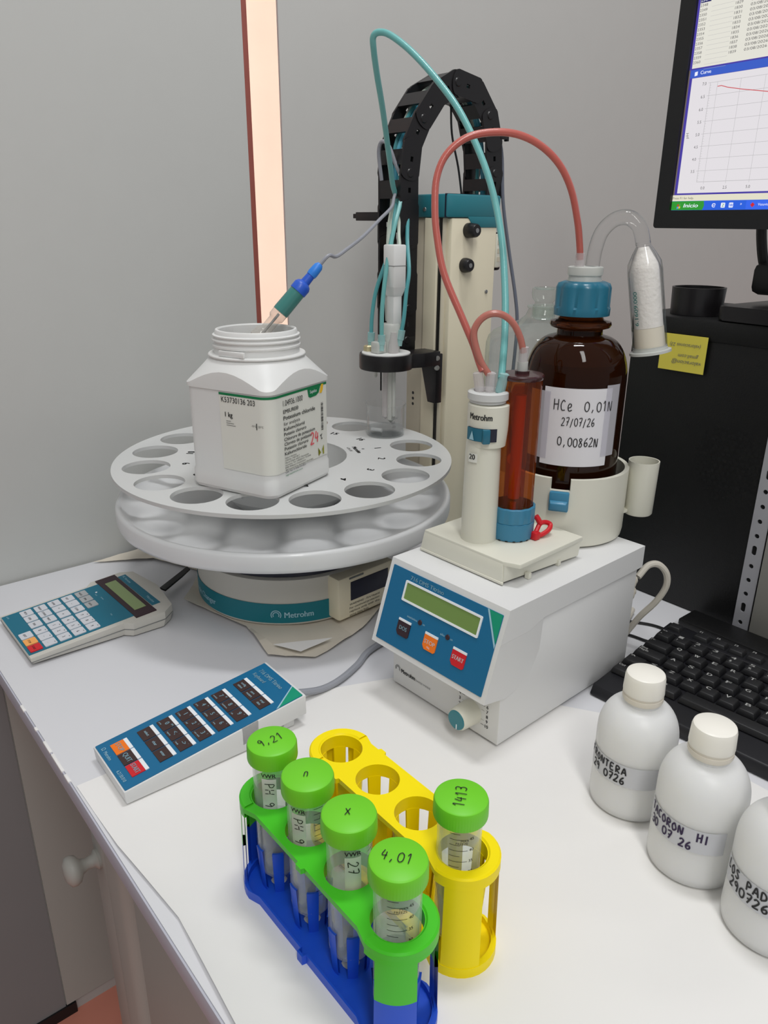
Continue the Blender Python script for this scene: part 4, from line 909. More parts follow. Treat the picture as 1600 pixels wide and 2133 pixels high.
obj('top_strip', rslab([(-.116, .1435), (-.0155, .1455), (-.0155, .1560), (-.116, .1535)], 0, .0007), M['remblue'], rk)
tt = MB(); f = rf(.0012); tt.text('PC Remote', f, .0032, -.112, .1475, width=.024); tt.text('Metrohm', f, .0032, -.040, .1485, width=.020)
tt.text('learn', f, .002, -.090, .104); tt.text('remote', f, .002, -.078, .1065); tt.text('busy', f, .002, -.030, .100); tt.text('6.2140', f, .0018, -.111, .006)
printed('lettering', tt, M['palebl'], rk)
obj('indicator_light', rslab([(p[0], p[1]) for p in circ((-.0945, .1075), .0012, 10)], .0006, .0012), M['white'], rk)
def rkey(x, y, m, s, sup=None):
    k = obj('key', rslab(rrect(x - .0073, y - .0066, x + .0073, y + .0066, .0012, 3), .0006, .0016), M[m], rk)
    t = MB(); t.text(s, rf(.0018), .0024 if len(s) > 1 else .0034, x, y - .0022, align='C')
    if sup: t.text(sup, rf(.0018), .0014, x + .002, y + .0040)
    printed('legend', t, M['ink'], k)
A_ = [['METH', 'PARAM', 'HOME', 'EXIT', 'MODE'], ['USER', 'CONFIG', '*', '-', 'SMPL'], ['END', 'PRINT', '+', 'CLEAR', 'DATA']]
for c, x in enumerate((-.1030, -.0862, -.0690)):
    for r_, y in enumerate((.0268, .0430, .0592, .0756, .0920)): rkey(x, y, 'keymid' if r_ == 4 else 'keygrey', A_[c][r_])
B_ = [['QUIT', '0', '1', '4', '7'], ['STOP', '-', '2', '5', '8'], ['START', '.', '3', '6', '9']]
for c, x in enumerate((-.0508, -.0343, -.0178)):
    for r_, y in enumerate((.0110, .0268, .0428, .0588, .0750)):
        rkey(x, y, {(1, 0): 'orangel', (2, 0): 'red'}.get((c, r_), 'keygrey'), B_[c][r_], 'FN' if r_ else None)
# ------------------------------------------------------------------ titrator keypad
tk = thing('titrator_keypad', 'wedge-shaped white keypad with blue top and brown keys beside the green test tube rack', 'keypad', (.5019, .0252, 0.0009), -.0165)
L, Wk, z0, z1 = .1764, .0735, .0135, .0333
kb_ = MB()
kb_.hexa([(-Wk, 0.001, 0.0012), (0, 0.001, 0.0012), (0, .125, 0.0012), (-Wk, .125, 0.0012), (-Wk, 0, z0), (0, 0, z0), (0, .126, z0 + (z1 - z0) * .126 / L), (-Wk, .126, z0 + (z1 - z0) * .126 / L)], .0008)
ya, yb2 = .120, L
kb_.hexa([(-Wk, ya - .012, .008), (0, ya - .012, .008), (0, yb2, .0125), (-Wk, yb2, .0125), (-Wk, ya - .012, z0 + (z1 - z0) * (ya - .012) / L), (0, ya - .012, z0 + (z1 - z0) * (ya - .012) / L), (0, yb2, z1), (-Wk, yb2, z1)], .0008)
kb_.box((-Wk + .006, yb2 - .022, .0006), (-.006, yb2 - .010, .0140), .001)
obj('housing', kb_, M['case'], tk)
rf = lambda e: plane_fn((0, 0, z0), (1, 0, 0), (0, L, z1 - z0), e)
sh = obj('blue_sheet', rslab(rrect(-Wk + .0014, .0014, -.0014, L - .0014, .001), 0, .0006), M['blue'], tk)
obj('green_corner', rslab([(-.0190, L - .0016), (-.0016, L - .0016), (-.0016, .1490)], .0006, .0008), M['green_tri'], sh)
obj('white_stripe', rslab([(-.0206, L - .0016), (-.0192, L - .0016), (-.0016, .1488), (-.0016, .1462)], .0006, .0008), M['palebl'], sh)
tt = MB(); f = rf(.001)
tt.text('716 DMS Titrino', f, .0046, -.0640, .1635, width=.040, bold=.005); tt.text('Keyboard', f, .0042, -.0640, .1565, width=.020, bold=.005)
tt.text('Metrohm', f, .0032, -.0585, .0042, width=.0135); tt.text('6.2130.010', f, .0030, -.0275, .0040, width=.0165); tt.text('Ω', f, .0036, -.0645, .0042)
printed('lettering', tt, M['palebl'], sh)
KX = (-.0630, -.0454, -.0278); KW = .0163
def tkey2(c, y, m, s, sub=None, big=False, sup=None):
    x = KX[c]; hgt = .0152
    k = obj('key', rslab([(x, y), (x + KW, y), (x + KW, y + hgt - .0034), (x, y + hgt - .0034)], .0006, .0013), M[m], sh)
    obj('key_label_strip', rslab([(x, y + hgt - .0033), (x + KW, y + hgt - .0033), (x + KW, y + hgt), (x, y + hgt)], .0006, .0013), M['white'], k)
    t = MB(); ff = rf(.0016)
    if big: t.text(s, ff, .0044, x + KW / 2, y + .0040, align='C', width=min(.0135, .0030 * len(s) + .001), bold=.008)
    elif sub is None and len(s) > 1: t.text(s, ff, .0026, x + KW / 2, y + .0050, align='C')
    else:
        t.text(s, ff, .0044, x + KW / 2, y + .0052, align='C', bold=.01)
        t.text(sub, ff, .0016, x + .002, y + .0015)
        if sup: t.text(sup, ff, .0016, x + KW - .004, y + .0090)
    printed('legend', t, M['palebl'], k)
tkey2(0, .0118, 'orange', 'STOP', big=True); tkey2(1, .0118, 'keybrown', 'QUIT', big=True); tkey2(2, .0118, 'red', 'START', big=True)
for c, s in enumerate(('select', 'clear', 'enter')): tkey2(c, .0366, 'keybrown', s)
for r_, row in enumerate(((('0', 'print', 'SPC'), ('<.', 'reports', ','), ('->', 'mode', '-')), (('1', 'C-fmla', 'C'), ('2', 'def', '('), ('3', 'user meth', ')')), (('4', 'print', 'x'), ('5', 'cal.data', '/'), ('6', 'time', '*')), (('7', 'method', 'SP'), ('8', 'load/store', '*'), ('9', 'silo', '=')))):
    for c, (s, sub, sup) in enumerate(row): tkey2(c, .0552 + .0184 * r_, 'keybrown', s, sub, sup=sup)
for c, s in enumerate((('config', 'status'), ('para', 'meters'), ('smpl', 'data'))):
    x = KX[c]; y = .1342
    k = obj('key', rslab([(x, y), (x + KW, y), (x + KW, y + .0118), (x, y + .0118)], .0006, .0013), M['keybrown'], sh)
    obj('key_label_strip', rslab([(x, y + .0119), (x + KW, y + .0119), (x + KW, y + .0152), (x, y + .0152)], .0006, .0013), M['white'], k)
    t = MB(); ff = rf(.0016); t.text(s[0], ff, .0024, x + KW / 2, y + .0066, align='C'); t.text(s[1], ff, .0024, x + KW / 2, y + .0026, align='C'); printed('legend', t, M['palebl'], k)

# ------------------------------------------------------------------ test tube racks
def rack(xs, y, top, lo, label, name, jag):
    r = thing(name, label, 'test tube rack', ((xs[0] + xs[-1]) / 2, y, 0.0006), 0)
    RO, RI = .0242, .0158
    def outline(ro, notch):
        pts = []
        m = len(xs)
        a0 = PI / 2
        for k in range(17): a = PI / 2 + PI * k / 16; pts.append((xs[0] + ro * math.cos(a), y + ro * math.sin(a)))
        for sgn in (-1, 1):
            if sgn == 1:
                for k in range(17): a = -PI / 2 + PI * k / 16; pts.append((xs[-1] + ro * math.cos(a), y + ro * math.sin(a)))
            seq = list(range(m - 1)) if sgn == -1 else list(range(m - 2, -1, -1))
            for i in seq:
                xm = (xs[i] + xs[i + 1]) / 2; d = 1 if sgn == -1 else -1
                yy = y + sgn * (ro - .0032)
                P = [(xm - d * .012, yy), (xm - d * .0035, yy), (xm - d * .0028, yy + sgn * notch), (xm + d * .0028, yy + sgn * notch), (xm + d * .0035, yy), (xm + d * .012, yy)]
                if notch < 0 or (i % 2 == jag): pts += P
                else: pts += [P[0], P[-1]]
        # replace order: left arc (top->bottom), bottom side left->right, right arc, top side right->left
        return pts
    hol = [circ((x, y), RI, 36) for x in xs]
    tp = MB(); tp.plate(outline(RO, .0022), hol, .0765, .0805)
    for x in xs: tp.lathe([(RI, .0765), (RI - .0002, .0700), (RI + .0016, .0700), (RI + .0018, .0765)], 36, (x, y))
    for xe, a0 in ((xs[0], PI / 2), (xs[-1], -PI / 2)):
        tp.lathe([(RO - .0022, .0770), (RO - .0002, .0770), (RO, .0725), (RO - .0022, .0725), (RO - .0022, .0770)], 24, (xe, y), a0=a0, a1=a0 + PI)
    tp.lathe([(RI + .0004, .0804), (RI + .0016, .0816), (RO - .0012, .0816), (RO, .0803)], 24, (xs[0], y), a0=PI / 2, a1=PI * 1.5)
    tp.lathe([(RI + .0004, .0804), (RI + .0016, .0816), (RO - .0012, .0816), (RO, .0803)], 24, (xs[-1], y), a0=-PI / 2, a1=PI / 2)
    obj('top_plate', tp, M[top], r, True, ang=40)
    b = MB(); b.plate(outline(.0252, .0030), [circ((x, y), .0060, 16) for x in xs], 0.0006, .0034); obj('base_plate', b, M[lo], r, True)
    b = MB(); olp = outline(.0252, .0030)
    b.plate(olp, [[(x0_ + (px - x0_) * .955, y + (py - y) * .94) for px, py in olp for x0_ in ((xs[0] + xs[-1]) / 2,)]], .0033, .0085); obj('base_rim', b, M[lo], r, True)
    zsplit = .043
    def strip(xe, a, half, z_0, z_1, m, nm, ro=RO):
        s = MB(); r0 = lambda z_: .0250 - (.0250 - ro + .0004) * (z_ / .0765)
        s.lathe([(r0(z_0), z_0), (r0(z_1), z_1), (r0(z_1) - .0022, z_1), (r0(z_0) - .0022, z_0), (r0(z_0), z_0)], 10, (xe, y), a0=a - half, a1=a + half)
        obj(nm, s, M[m], r, True, fix=True)
    for xe, angs in ((xs[0], (180, 118, 242)), (xs[-1], (-42, 62))):
        for a in angs:
            half = .52 if a in (180, -42) else .22
            if top != lo:
                strip(xe, math.radians(a), half, .0033, zsplit, lo, 'leg_lower'); strip(xe, math.radians(a), half, zsplit, .0766, top, 'leg_upper')
            else: strip(xe, math.radians(a), half, .0033, .0766, top, 'leg')
    for i, x in enumerate(xs):
        cone = MB(); cone2 = MB()
        n_ = 6
        for k in range(n_):
            a = 2 * PI * k / n_ + PI / 6
            rt0, rb0 = RI + .0012, .0125
            za = .0705; zm = .040; zb_ = .0033
            rm_ = rb0 + (rt0 - rb0) * (zm - zb_) / (za - zb_)
            half = .30
            tgt = cone if top == lo else cone2
            def seg(mb_, r_a, z_a, r_b, z_b, h_):
                mb_.lathe([(r_a, z_a), (r_b, z_b), (r_b - .0016, z_b), (r_a - .0016, z_a), (r_a, z_a)], 5, (x, y), a0=a - h_, a1=a + h_)
            if top == lo: seg(cone, rb0, zb_, rt0, za, half)
            else: seg(cone2, rb0, zb_, rm_, zm, half * .9); (seg(cone, rm_ + .001, zm + .012, rt0, za, .16) if k % 2 == 0 else None)
        if top == lo: obj('tube_cage', cone, M[top], r, True)
        else:
            obj('tube_cage', cone2, M[lo], r, True)
    return r
GX = (.6455, .6880, .7315, .7765); GY = .0823
rack(GX, GY, 'rgreen', 'rblue', 'two-tone rack with green top and blue base holding four capped tubes', 'tube_rack', 1)
YX = (.6365, .6795, .7220, .7645); YY = .1465
rack(YX, YY, 'ryellow', 'ryellow', 'yellow plastic tube rack with three empty holes beside the green and blue rack', 'tube_rack', 0)
def tube50(x, y, lab, capword, capang, side=None, liq=None, grad_off=0.0, text_off=-1.2, lean=(0, 0)):
    t = thing('centrifuge_tube', lab, 'test tube', (x, y, .0036), 0, 'capped sample tubes in the racks')
    t.rotation_euler = (lean[0], lean[1], 0)
    zb_ = .0004
    pr = [(0, zb_), (.003, zb_ + .0008), (.0128, zb_ + .0145), (.0137, zb_ + .017), (.0139, .1085), (.0128, .1085), (.0126, .020), (.0118, zb_ + .015), (.002, zb_ + .003), (0, zb_ + .003)]
    bd_ = obj('tube_body', MB().lathe(pr, 40), M['tubep'], t)
    if liq: obj('liquid', MB().lathe([(0, .004), (.0024, .004), (.0115, .0155), (.0124, .020), (.0125, liq), (0, liq)], 28), M['water'], t)
    cp = MB(); ri = lambda a, z_: 1 + (.006 * math.cos(60 * a) if .1075 < z_ < .1185 else 0)
    cp.lathe([(.0145, .1082), (.0168, .1082), (.0170, .1095), (.0169, .1185), (.0163, .1203), (.0150, .1211), (0, .1209), (0, .119), (.0145, .119), (.0145, .1082)], 180, wob=ri)
    c = obj('cap', cp, M['caps'], t, label='lime green screw cap')
    f = plane_fn((0, 0, .1214), (math.cos(capang), math.sin(capang), 0), (-math.sin(capang), math.cos(capang), 0), .0002)
    hw = MB(); wd = len(capword) * .0048; hw.hand(capword, f, .0068, -wd / 2, -.003, w=.0006, adv=.0046); printed('handwriting', hw, M['ink'], c)
    view = math.atan2(-.13046 - y, 1.01901 - x)
    g = MB(); f = cyl_fn((0, 0), .0139, view + grad_off, 0, .0002)
    for i in range(18):
        z_ = .104 - .0042 * i; l = .0115 if i % 2 else .0065; g.quad(f, -.0075, z_, -.0075 + l, z_ + .00035, 6)
    for i, s in enumerate(('45', '40', '35', '30', '25', '20', '15', '10')):
        z_ = .1003 - .0084 * i
        g.text(s, f, .0022, .0050, z_ - .001, align='L', bold=.01)
    g.text('MAX', f, .0018, -.0005, .0985); g.text('FREEZE', f, .0018, -.0035, .0962, width=.0075)
    printed('graduations', g, M['ink'], bd_)
    if side:
        lb = MB(); f = cyl_fn((0, 0), .0139, view + text_off, 0, .0003); lb.quad(f, -.0050, .060, .0050, .100, 8); obj('writing_patch', lb, M['milky'], bd_, fix=False)
        s = MB(); f = cyl_fn((0, 0), .0139, view + text_off, .097, .0006, True); s.hand(side, f, .0062, 0, -.003, w=.0006, adv=.0052); f = cyl_fn((0, 0), .0139, view + text_off - .35, .1015, .0006); s.text('VWR', f, .0032, 0, 0, bold=.02)
        printed('side_handwriting', s, M['ink'], bd_)
    return t
tube50(GX[0], GY, 'capped tube with 9,21 on the lid and PH 9,21 down its side', '9,21', 1.45, 'PH 9,21', .055, 1.3, -.25)
tube50(GX[1], GY, 'capped tube with a small hook mark on the lid and PH 9 on its side', 'n', .9, 'PH 9', .055, .75, -.5)
tube50(GX[2], GY, 'capped tube with an X-like pen mark on its green lid', 'X', .8, '27', .04, 1.4, .15)
tube50(GX[3], GY, 'capped tube with 4,01 written on the lid, in the green rack end hole', '4,01', .60, None, .05, .12, 0)
tube50(YX[3] - .0008, YY - .0030, 'capped tube marked 1413, standing alone in the yellow rack', '1413', 2.25, None, None, .12, 0)

# ------------------------------------------------------------------ frosted bottles
def fbottle(x, y, lab, lines, turn=0.0, purple=False):
    t = thing('sample_bottle', lab, 'bottle', (x, y, .0012), 0, 'frosted sample bottles on the paper')
    R = .0315
    pr = [(0, .0006), (.0290, .0004), (.0312, .0022), (R + .0004, .008), (R, .030), (R, .066)]
    for k in range(1, 12): a = PI / 2 * k / 12; pr.append((.0140 + (R - .0140) * math.cos(a), .066 + .0275 * math.sin(a)))
    pr += [(.0140, .0945), (.0145, .0962), (.0135, .0975), (.0135, .105), (0, .105)]
    b = obj('body', MB().lathe(pr, 64), M['frost'], t, ang=60)
    obj('neck_ring', MB().lathe([(.0130, .0975), (.0152, .0975), (.0158, .0990), (.0156, .1018), (.0150, .1022), (.0154, .1028), (.0154, .1042), (.0130, .1042)], 40), M['seal'], t)
    obj('screw_cap', MB().lathe([(0, .1044), (.0157, .1044), (.0158, .1055), (.0152, .1180), (.0145, .1205), (.0128, .1214), (0, .1214)], 90, wob=lambda a, z_: 1 + (.004 * math.cos(45 * a) if .105 < z_ < .119 else 0)), M['cap'], t)
    view = math.atan2(-.13046 - y, 1.01901 - x) + turn
    lb = MB(); f = cyl_fn((0, 0), R, view, 0, .0005); lb.quad(f, -.040, .0335, .026, .0530, 24)
    l = obj('label', lb, M['greyl'], b, fix=False)
    h = MB(); f = cyl_fn((0, 0), R, view, 0, .0009)
    for (s, xx, yy, hh, ad) in lines: h.hand(s, f, hh, xx, yy, w=.0012, adv=ad)
    printed('handwriting', h, M['inkp'] if purple else M['ink'], l)
    return t
fbottle(.7552, .3555, 'frosted white bottle marked FRONTERA, nearest the titrator', [('FRONTERA', -.0385, .0450, .0062, .0050), ('29 0726', -.0330, .0360, .0066, .0048)], -.12)
fbottle(.8233, .335, 'frosted white bottle marked TACORON HI, middle one of three', [('TACORON', -.0355, .0450, .0066, .0047), ('HI', .0060, .0435, .0075, .0046), ('30 07 26', -.0335, .0355, .0066, .0047)], -.12, True)
fbottle(.8888, .3235, 'frosted white bottle marked LOS PAD, cut off by the right edge', [('LOS PAD', -.036, .0450, .0066, .0052), ('290726', -.030, .0358, .0070, .0054)], -.10)

# ------------------------------------------------------------------ keyboard
kq = (.6763, .5639); KR = .070
kbt = thing('computer_keyboard', 'black computer keyboard with white legends in front of the computer', 'keyboard', (kq[0], kq[1], 0.0005), KR)
kc = MB(); kc.hexa([(-.0405, -.108, .0008), (.41, -.108, .0008), (.41, .058, .0008), (-.0405, .058, .0008), (-.0395, -.104, .0125), (.409, -.104, .0125), (.409, .057, .0205), (-.0395, .057, .0205)], .002)
kc.hexa([(-.0395, .0345, .0180), (.409, .0345, .0180), (.409, .0565, .0200), (-.0395, .0565, .0200), (-.0395, .036, .0215), (.409, .036, .0215), (.409, .0565, .0222), (-.0395, .0565, .0222)], .0006)
obj('case', kc, M['kcase'], kbt)
def zt_(y): return .0125 + .008 * (y + .104) / .161
U = .0193
def key(cx, cy, wd, leg=None, sup=None, h=.0185):
    zb_ = zt_(cy) + .0003; zt2 = zb_ + .0058; a = wd / 2 - .0006; b = h / 2 - .0006
    k = MB(); k.hexa([(cx - a, cy - b, zb_), (cx + a, cy - b, zb_), (cx + a, cy + b, zb_ + .0006), (cx - a, cy + b, zb_ + .0006), (cx - a + .0024, cy - b + .0018, zt2), (cx + a - .0024, cy - b + .0018, zt2), (cx + a - .0024, cy + b - .0030, zt2 + .0009), (cx - a + .0024, cy + b - .0030, zt2 + .0009)], .0009)
    o = obj('key', k, M['kkey'], kbt)
    if leg:
        f = plane_fn((cx - a + .0024, cy - b + .0018, zt2), (1, 0, 0), (0, 2 * b - .0048, .0009), .0003); t = MB()
        s = leg
        if len(s) == 1: t.text(s, f, .0044, .0020, .0078, width=.0048, bold=.02)
        elif '\n' in s:
            for i, q in enumerate(s.split('\n')): t.text(q, f, .0030, .0016, .0088 - .0040 * i, bold=.01)
        else: t.text(s, f, .0030, .0016, .0082, bold=.01)
        if sup: t.text(sup, f, .0034, .0026, .0018, bold=.01)
        printed('legend', t, M['kprint'], o)
ry = {'F': .0465, 'n': .0230, 'q': 0.0, 'a': -.0222, 'z': -.0444, 's': -.0666}
key(-.0385 + U / 2 + .001, ry['F'], .0175, 'Esc', h=.015)
for i in range(8):
    key(.0005 + U / 2 + i * U + (.0097 if i > 3 else 0) - .0075, ry['F'], U, 'F%d' % (i + 1), h=.015)
for i, (s, p) in enumerate(zip('º1234567890', ('ª', '!', '"', '·', '$', '%', '&', '/', '(', ')', '='))): key(-.0385 + U * .5 + U * i, ry['n'], U, s, p)
key(-.0385 + .75 * U, ry['q'], 1.5 * U, '|<-')
for i, s in enumerate('QWERTYUIOP'): key(-.0385 + 2 * U + U * i, ry['q'], U, s)
key(-.0385 + .875 * U, ry['a'], 1.75 * U, 'Bloq\nMayús')
for i, s in enumerate('ASDFGHJKL'): key(-.0385 + 2.25 * U + U * i, ry['a'], U, s)
key(-.0385 + .625 * U, ry['z'], 1.25 * U, '^'); key(-.0385 + 1.75 * U, ry['z'], U, '<')
for i, s in enumerate('ZXCVBNM'): key(-.0385 + 2.75 * U + U * i, ry['z'], U, s)
for i, (s, x, wd) in enumerate((('Ctrl', .625, 1.25), ('#', 1.875, 1.25), ('Alt', 3.125, 1.25))): key(-.0385 + x * U, ry['s'], wd * U, s)
key(-.0385 + 6.9 * U, ry['s'], 6.2 * U)
# ------------------------------------------------------------------ computer tower
pc = thing('computer_tower', 'black computer tower with perforated side and steel rail, carrying the monitor', 'computer', (.68, .80, 0.0006))
PZ = .3490
pcs = MB(); pcs.box((.485, .700, .0008), (1.0, .905, PZ), .003); obj('case', pcs, M['pcblack'], pc, True)
obj('low_black_slab', MB().box((.622, .656, .0008), (1.0, .6925, .010), .002), M['pcblack'], pc, True)  # low black slab on the desk along the case front
obj('top_lid', MB().box((.483, .698, PZ - .022), (1.0, .907, PZ + .002), .003), M['pcblack'], pc, True)
hm = MB()
for i in range(13):
    for j in range(12):
        x = .585 + .0066 * i + (.0033 if j % 2 else 0); z_ = .155 + .0072 * j
        d = math.hypot((x - .628) / .042, (z_ - .197) / .044)
        if d < 1.0: hm.lathe([(0, .0003), (.0022, .0003), (.0022, 0)], 10, Mx=dirrot((0, -1, 0), (x, .700, z_)))
obj('perforation', hm, M['pchole'], pc, True, fix=False)
rl = MB(); hs = []
zz_ = .012
pat = [1, 2, 1, 1, 1, 2, 1, 1, 1, 1, 2, 1, 1, 2, 1]
zz_ = .014
for q in pat:
    if q == 1: hs.append([(p[0] + .0085, p[1] + zz_) for p in circ((0, 0), .0027, 14)]); zz_ += .0175
    else: hs.append([(p[0] + .0085, p[1] + zz_ + .002) for p in rrect(-.0027, -.0058, .0027, .0058, .0026, 4)]); zz_ += .0195
rl.plate([(0, .002), (.0185, .002), (.0185, .300), (0, .300)], hs, 0, .0016, Mx=Matrix.Translation((.668, .6985, 0)) @ Matrix.Rotation(PI / 2, 4, 'X'))
obj('steel_rail', rl, M['steel'], pc, True)
obj('rail_backing', MB().box((.668, .6987, .002), (.6865, .6999, .300)), M['pchole'], pc, True)
obj('grey_panel', MB().box((.6890, .6935, .006), (1.0, .6995, .300), .0008), M['pgrey'], pc, True)
# sticky note
Mx = Matrix.Translation((.5290, .6970, .2905)) @ Matrix.Rotation(PI / 2, 4, 'X') @ Matrix.Rotation(-.005, 4, 'Z')
nf = lambda x, y, e=.0014: Vector((.5275 + x, .6965 - .0008 - e + .0016 * 0, .2905 + y)) 
sn = MB(); sn.box((.5272, .6962, .2908), (.5842, .6966, .3322), 0.0)
no = thing('sticky_note', 'yellow sticky note with upside-down handwriting on the black computer', 'note', (.5557, .6964, .2908))
obj('note_sheet', sn, M['postit'], no, True)
nt3 = MB(); f = plane_fn((.5800, .6962, .3000), (-1, 0, 0), (0, 0, -1), .0006)
nt3.text('valoracion@', f, .0045, .000, -.0035, width=.036, italic=.2); nt3.text('gmail.com', f, .0042, .004, -.0105, width=.025, italic=.2); nt3.text('(valoraciones 23)', f, .0042, .003, -.0225, width=.038, italic=.2)
printed('handwriting', nt3, M['inkg'], no, True)
bc = MB(); bc.lathe([(.0275, PZ + .0024), (.0285, PZ + .0024), (.0298, PZ + .033), (.0272, PZ + .033), (.0262, PZ + .006), (0, PZ + .006), (0, PZ + .0024), (.0275, PZ + .0024)], 64, (.5405, .740), wob=lambda a, z_: 1 + .006 * math.cos(36 * a))
tag(obj('ribbed_lid', bc, M['blacks']), 'black ribbed plastic lid upside down on top of the computer tower', 'lid')
# ------------------------------------------------------------------ monitor
MR = -.082
mo = thing('monitor', 'black monitor showing a titration curve and blue taskbar, standing on the computer tower', 'monitor', (.4825, .72, PZ + .0022), MR)
zb0 = .4456 - PZ - .0022
T = Matrix.Translation((0, 0, zb0))
MW, MH = .410, .335
mbz = MB(); mbz.plate(rrect(0, 0, MW, MH, .004), [rrect(.0188, .0192, MW - .0188, MH - .0188, .0005)], 0, .012, Mx=T @ Matrix.Rotation(PI / 2, 4, 'X') @ Matrix.Translation((0, 0, -.012)))
obj('bezel', mbz, M['black'], mo, ang=30)
obj('back_shell', MB().box((.004, .0122, zb0 + .004), (MW - .004, .045, zb0 + MH - .004), .008), M['black'], mo)
SCY = .0045
obj('neck', MB().hexa([(.140, .046, .018), (.215, .046, .018), (.215, .066, .018), (.140, .066, .018), (.150, .040, zb0 + .06), (.20, .040, zb0 + .06), (.20, .060, zb0 + .06), (.150, .060, zb0 + .06)], .004), M['black'], mo)
obj('neck_joint', MB().box((.110, .035, .026), (.23, .075, .060), .008), M['black'], mo)
obj('stand_base', MB().prism(rrect(.104, -.012, .32, .13, .010), .0006, .016, .003), M['blacks'], mo)
mf = lambda e: plane_fn((0, SCY, zb0), (1, 0, 0), (0, 0, 1), e)
def scr(name, pts, m, e, par): 
    b = MB(); b.poly(mf(e), pts); return printed(name, b, m, par)
G = {k: glow('screen_' + k, c, s) for k, (c, s) in dict(white=((226, 222, 226), 1.0), pale=((226, 224, 214), 1.0), desk=((120, 108, 106), .8), title=((56, 92, 196), 1.0), frame=((70, 58, 160), 1.0), task=((40, 96, 220), 1.0), status=((226, 222, 200), 1.0), start=((46, 150, 50), 1.0), hi=((30, 30, 96), 1.0), text=((92, 90, 92), 1.0), grid=((176, 174, 176), 1.0), curve=((206, 92, 98), 1.0), wtext=((235, 240, 255), 1.0), tab=((54, 104, 236), 1.0), red=((200, 40, 50), 1.0), green=((70, 170, 70), 1), yel=((240, 190, 50), 1), lblue=((90, 150, 240), 1)).items()}
W_ = MW - .0188; Hm = MH - .0188
sp = scr('screen', [(.0186, .019), (W_, .019), (W_, Hm), (.0186, Hm)], G['desk'], 0, mo); sp['label'] = 'lit computer screen'
scr('status_bar', [(.0188, .0289), (W_, .0289), (W_, .0352), (.0188, .0352)], G['status'], .0002, sp)
scr('taskbar', [(.0188, .0192), (W_, .0192), (W_, .0289), (.0188, .0289)], G['task'], .0003, sp)
scr('start_button', [(.0188, .0194), (.0588, .0194), (.0605, .0240), (.0595, .0287), (.0188, .0287)], G['start'], .0004, sp)
scr('task_button', [(.110, .0198), (.170, .0198), (.170, .0284), (.110, .0284)], G['tab'], .0004, sp)
scr('curve_window', [(.0205, .0352), (W_ - .02, .0352), (W_ - .02, .1600), (.0205, .1600)], G['frame'], .0002, sp)
scr('title_bar', [(.0208, .1520), (W_ - .02, .1520), (W_ - .02, .1598), (.0208, .1598)], G['title'], .0003, sp)
scr('chart_area', [(.0238, .0370), (W_ - .022, .0370), (W_ - .022, .1517), (.0238, .1517)], G['white'], .0003, sp)
scr('table_frame', [(.0190, .1600), (W_ - .02, .1600), (W_ - .02, Hm - .01), (.0190, Hm - .01)], G['frame'], .0002, sp)
scr('table_area', [(.0218, .1612), (W_ - .022, .1612), (W_ - .022, .2400), (.0218, .2400)], G['pale'], .0003, sp)
scr('selected_row', [(.0222, .2215), (.0345, .2215), (.0345, .2264), (.0222, .2264)], G['hi'], .0004, sp)
scr('selected_row_frame', [(.035, .2225), (W_ - .03, .2225), (W_ - .03, .2262), (.035, .2262)], G['frame'], .0004, sp)
g = MB(); f = mf(.0004)
for i in range(9): z_ = .0482 + (.1451 - .0482) * i / 8 if 0 else .0475 + 0; 
for i in range(8):
    z_ = .1451 - .01224 * i
    g.quad(f, .0445, z_ - .00015, W_ - .03, z_ + .00015)
g.quad(f, .0468, .0480, .0472, .1451); g.quad(f, .0468, .0480, W_ - .03, .0484)
for i in range(12): g.quad(f, .0556 + .0267 * i - .00015, .046, .0556 + .0267 * i + .00015, .1451)
for i in range(40): g.quad(f, .0472, .0495 + .00245 * i, .0488, .0497 + .00245 * i)
for i in range(1, 15):
    z_ = .2212 - .0044 * i; g.quad(f, .036, z_ - .0006, .062, z_ - .0004)
printed('grid_lines', g, G['grid'], sp)
cv = MB(); P = [(.056, .1372), (.0562, .1406), (.0605, .1409), (.068, .1385), (.083, .1352), (.1, .132), (.1163, .129), (.15, .123), (.19, .115), (.24, .098), (.29, .075)]
cv._add([f(p[0], p[1] + s * .0004) + Vector((0, -.0002, 0)) for p in P for s in (-1, 1)], [(2 * i, 2 * i + 1, 2 * i + 3, 2 * i + 2) for i in range(len(P) - 1)]); printed('curve_line', cv, G['curve'], sp)
tx = MB(); f = mf(.0007)
for i in range(8): tx.text('%.1f' % (7.0 - .5 * i), f, .0030, .0425, .1434 - .01224 * i, align='R')
for i in range(8): tx.text('%.1f' % (2.5 * i), f, .0030, .0556 + .0267 * i, .0405, align='C')
tx.text('pH', plane_fn((.0290, SCY, zb0 + .095), (0, 0, 1), (-1, 0, 0), .0007), .0034, -.002, 0)
for i in range(14):
    z_ = .2222 - .00437 * i
    if i: tx.text(str(2347 + i), f, .0026, .0225, z_, width=.0088)
    if i < 13: tx.text(str(1827 + i), f, .0026, .0635, z_ - .0003, width=.0082); tx.text('03/08/2026 11:%02d' % (3 * i + 10), f, .0026, .0805, z_ - .0002, width=.038)
tx.text('Press F1 for help.', f, .0024, .0195, .0308, width=.027)
printed('screen_text', tx, G['text'], sp)
wt_ = MB(); wt_.text('Curve', f, .0034, .0335, .1545, width=.0125, bold=.01); wt_.text('Inicio', f, .0042, .0345, .0222, width=.0185, bold=.02, italic=.2); wt_.text('Vesuvio', f, .0026, .1235, .0232); wt_.text('2347', f, .0026, .0228, .2224, width=.0088); wt_.text('»', f, .003, .1035, .024)
printed('light_text', wt_, G['wtext'], sp)
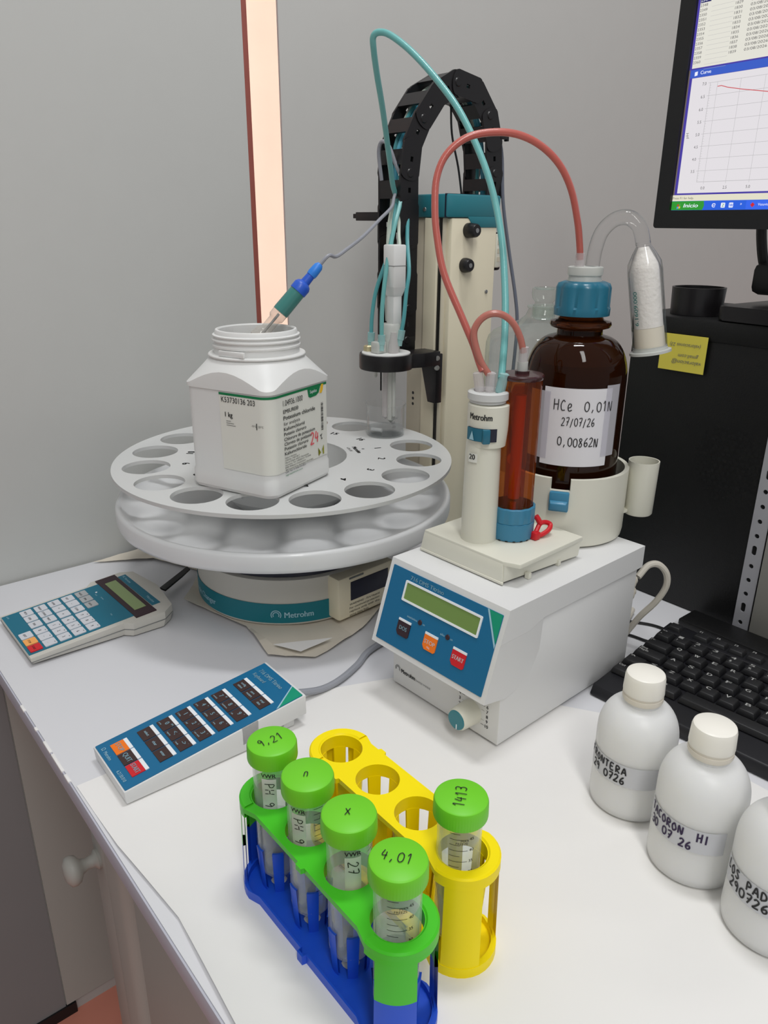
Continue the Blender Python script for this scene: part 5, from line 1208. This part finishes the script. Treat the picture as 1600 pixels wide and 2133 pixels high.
for (x, z_, c) in ((.0265, .0253, 'red'), (.0288, .0256, 'green'), (.0262, .0228, 'lblue'), (.0285, .0231, 'yel')):
    scr('start_emblem', [(x, z_), (x + .002, z_ + .0003), (x + .0019, z_ - .0018), (x - .0002, z_ - .0021)], G[c], .0007, sp)
scr('curve_icon', [(.0265, .1535), (.0300, .1540), (.0300, .1578), (.0265, .1573)], G['wtext'], .0007, sp)
ic = MB(); f5 = mf(.0007)
for k in range(20):
    a0 = math.radians(20 + 300 * k / 20); a1 = math.radians(20 + 300 * (k + 1) / 20)
    ic.poly(f5, [(.0725 + r_ * math.cos(a), .0240 + r_ * .9 * math.sin(a)) for r_, a in ((.0016, a0), (.0024, a0), (.0024, a1), (.0016, a1))])
ic.quad(f5, .0708, .0237, .0745, .0243); printed('browser_icon', ic, G['wtext'], sp)
scr('sheet_icon', rrect(.0810, .0215, .0860, .0265, .0008), G['wtext'], .0006, sp); x1 = MB(); x1.text('Z', mf(.0009), .003, .0825, .0225, bold=.02); printed('sheet_icon_mark', x1, G['start'], sp)
scr('document_icon', rrect(.0905, .0215, .0955, .0265, .0008), G['wtext'], .0006, sp); x1 = MB(); x1.text('W', mf(.0009), .003, .0912, .0225, bold=.02); printed('document_icon_mark', x1, G['task'], sp)
scr('task_icon', [(.1150, .0240), (.1175, .0265), (.1200, .0240), (.1175, .0215)], G['red'], .0007, sp)
obj('monitor_cable', MB().tube([(.108, .040, zb0 + .02), (.110, .045, zb0 - .01), (.114, .052, .058), (.122, .060, .040)], .0055, 10), M['black'], mo)
# ------------------------------------------------------------------ glass bottle behind
gx, gy = .3898, .6470
gbt = thing('glass_bottle', 'clear round glass bottle with a glass stopper behind the titrator', 'bottle', (gx, gy, .0003))
pr = [(0, .0006), (.066, .0006), (.070, .005), (.070, .298), (.0695, .308), (.067, .316), (.061, .3225), (.052, .327), (.041, .331), (.030, .3355), (.022, .342), (.0185, .350), (.0205, .352), (.0205, .354), (.0140, .354), (.0140, .340)]
obj('glass_wall', MB().lathe(pr, 64, (gx, gy)), M['bglass'], gbt, True, ang=60)
obj('stopper', MB().lathe([(0, .335), (.012, .338), (.0135, .354), (.0120, .3555), (.0110, .358), (.0150, .363), (.0162, .369), (.0155, .375), (.0130, .376), (.011, .3735), (0, .3725)], 40, (gx, gy)), M['bglass'], gbt, True, ang=60)
obj('liquid', MB().lathe([(0, .003), (.066, .003), (.0685, .006), (.0685, .262), (0, .262)], 48, (gx, gy)), M['water'], gbt, True)
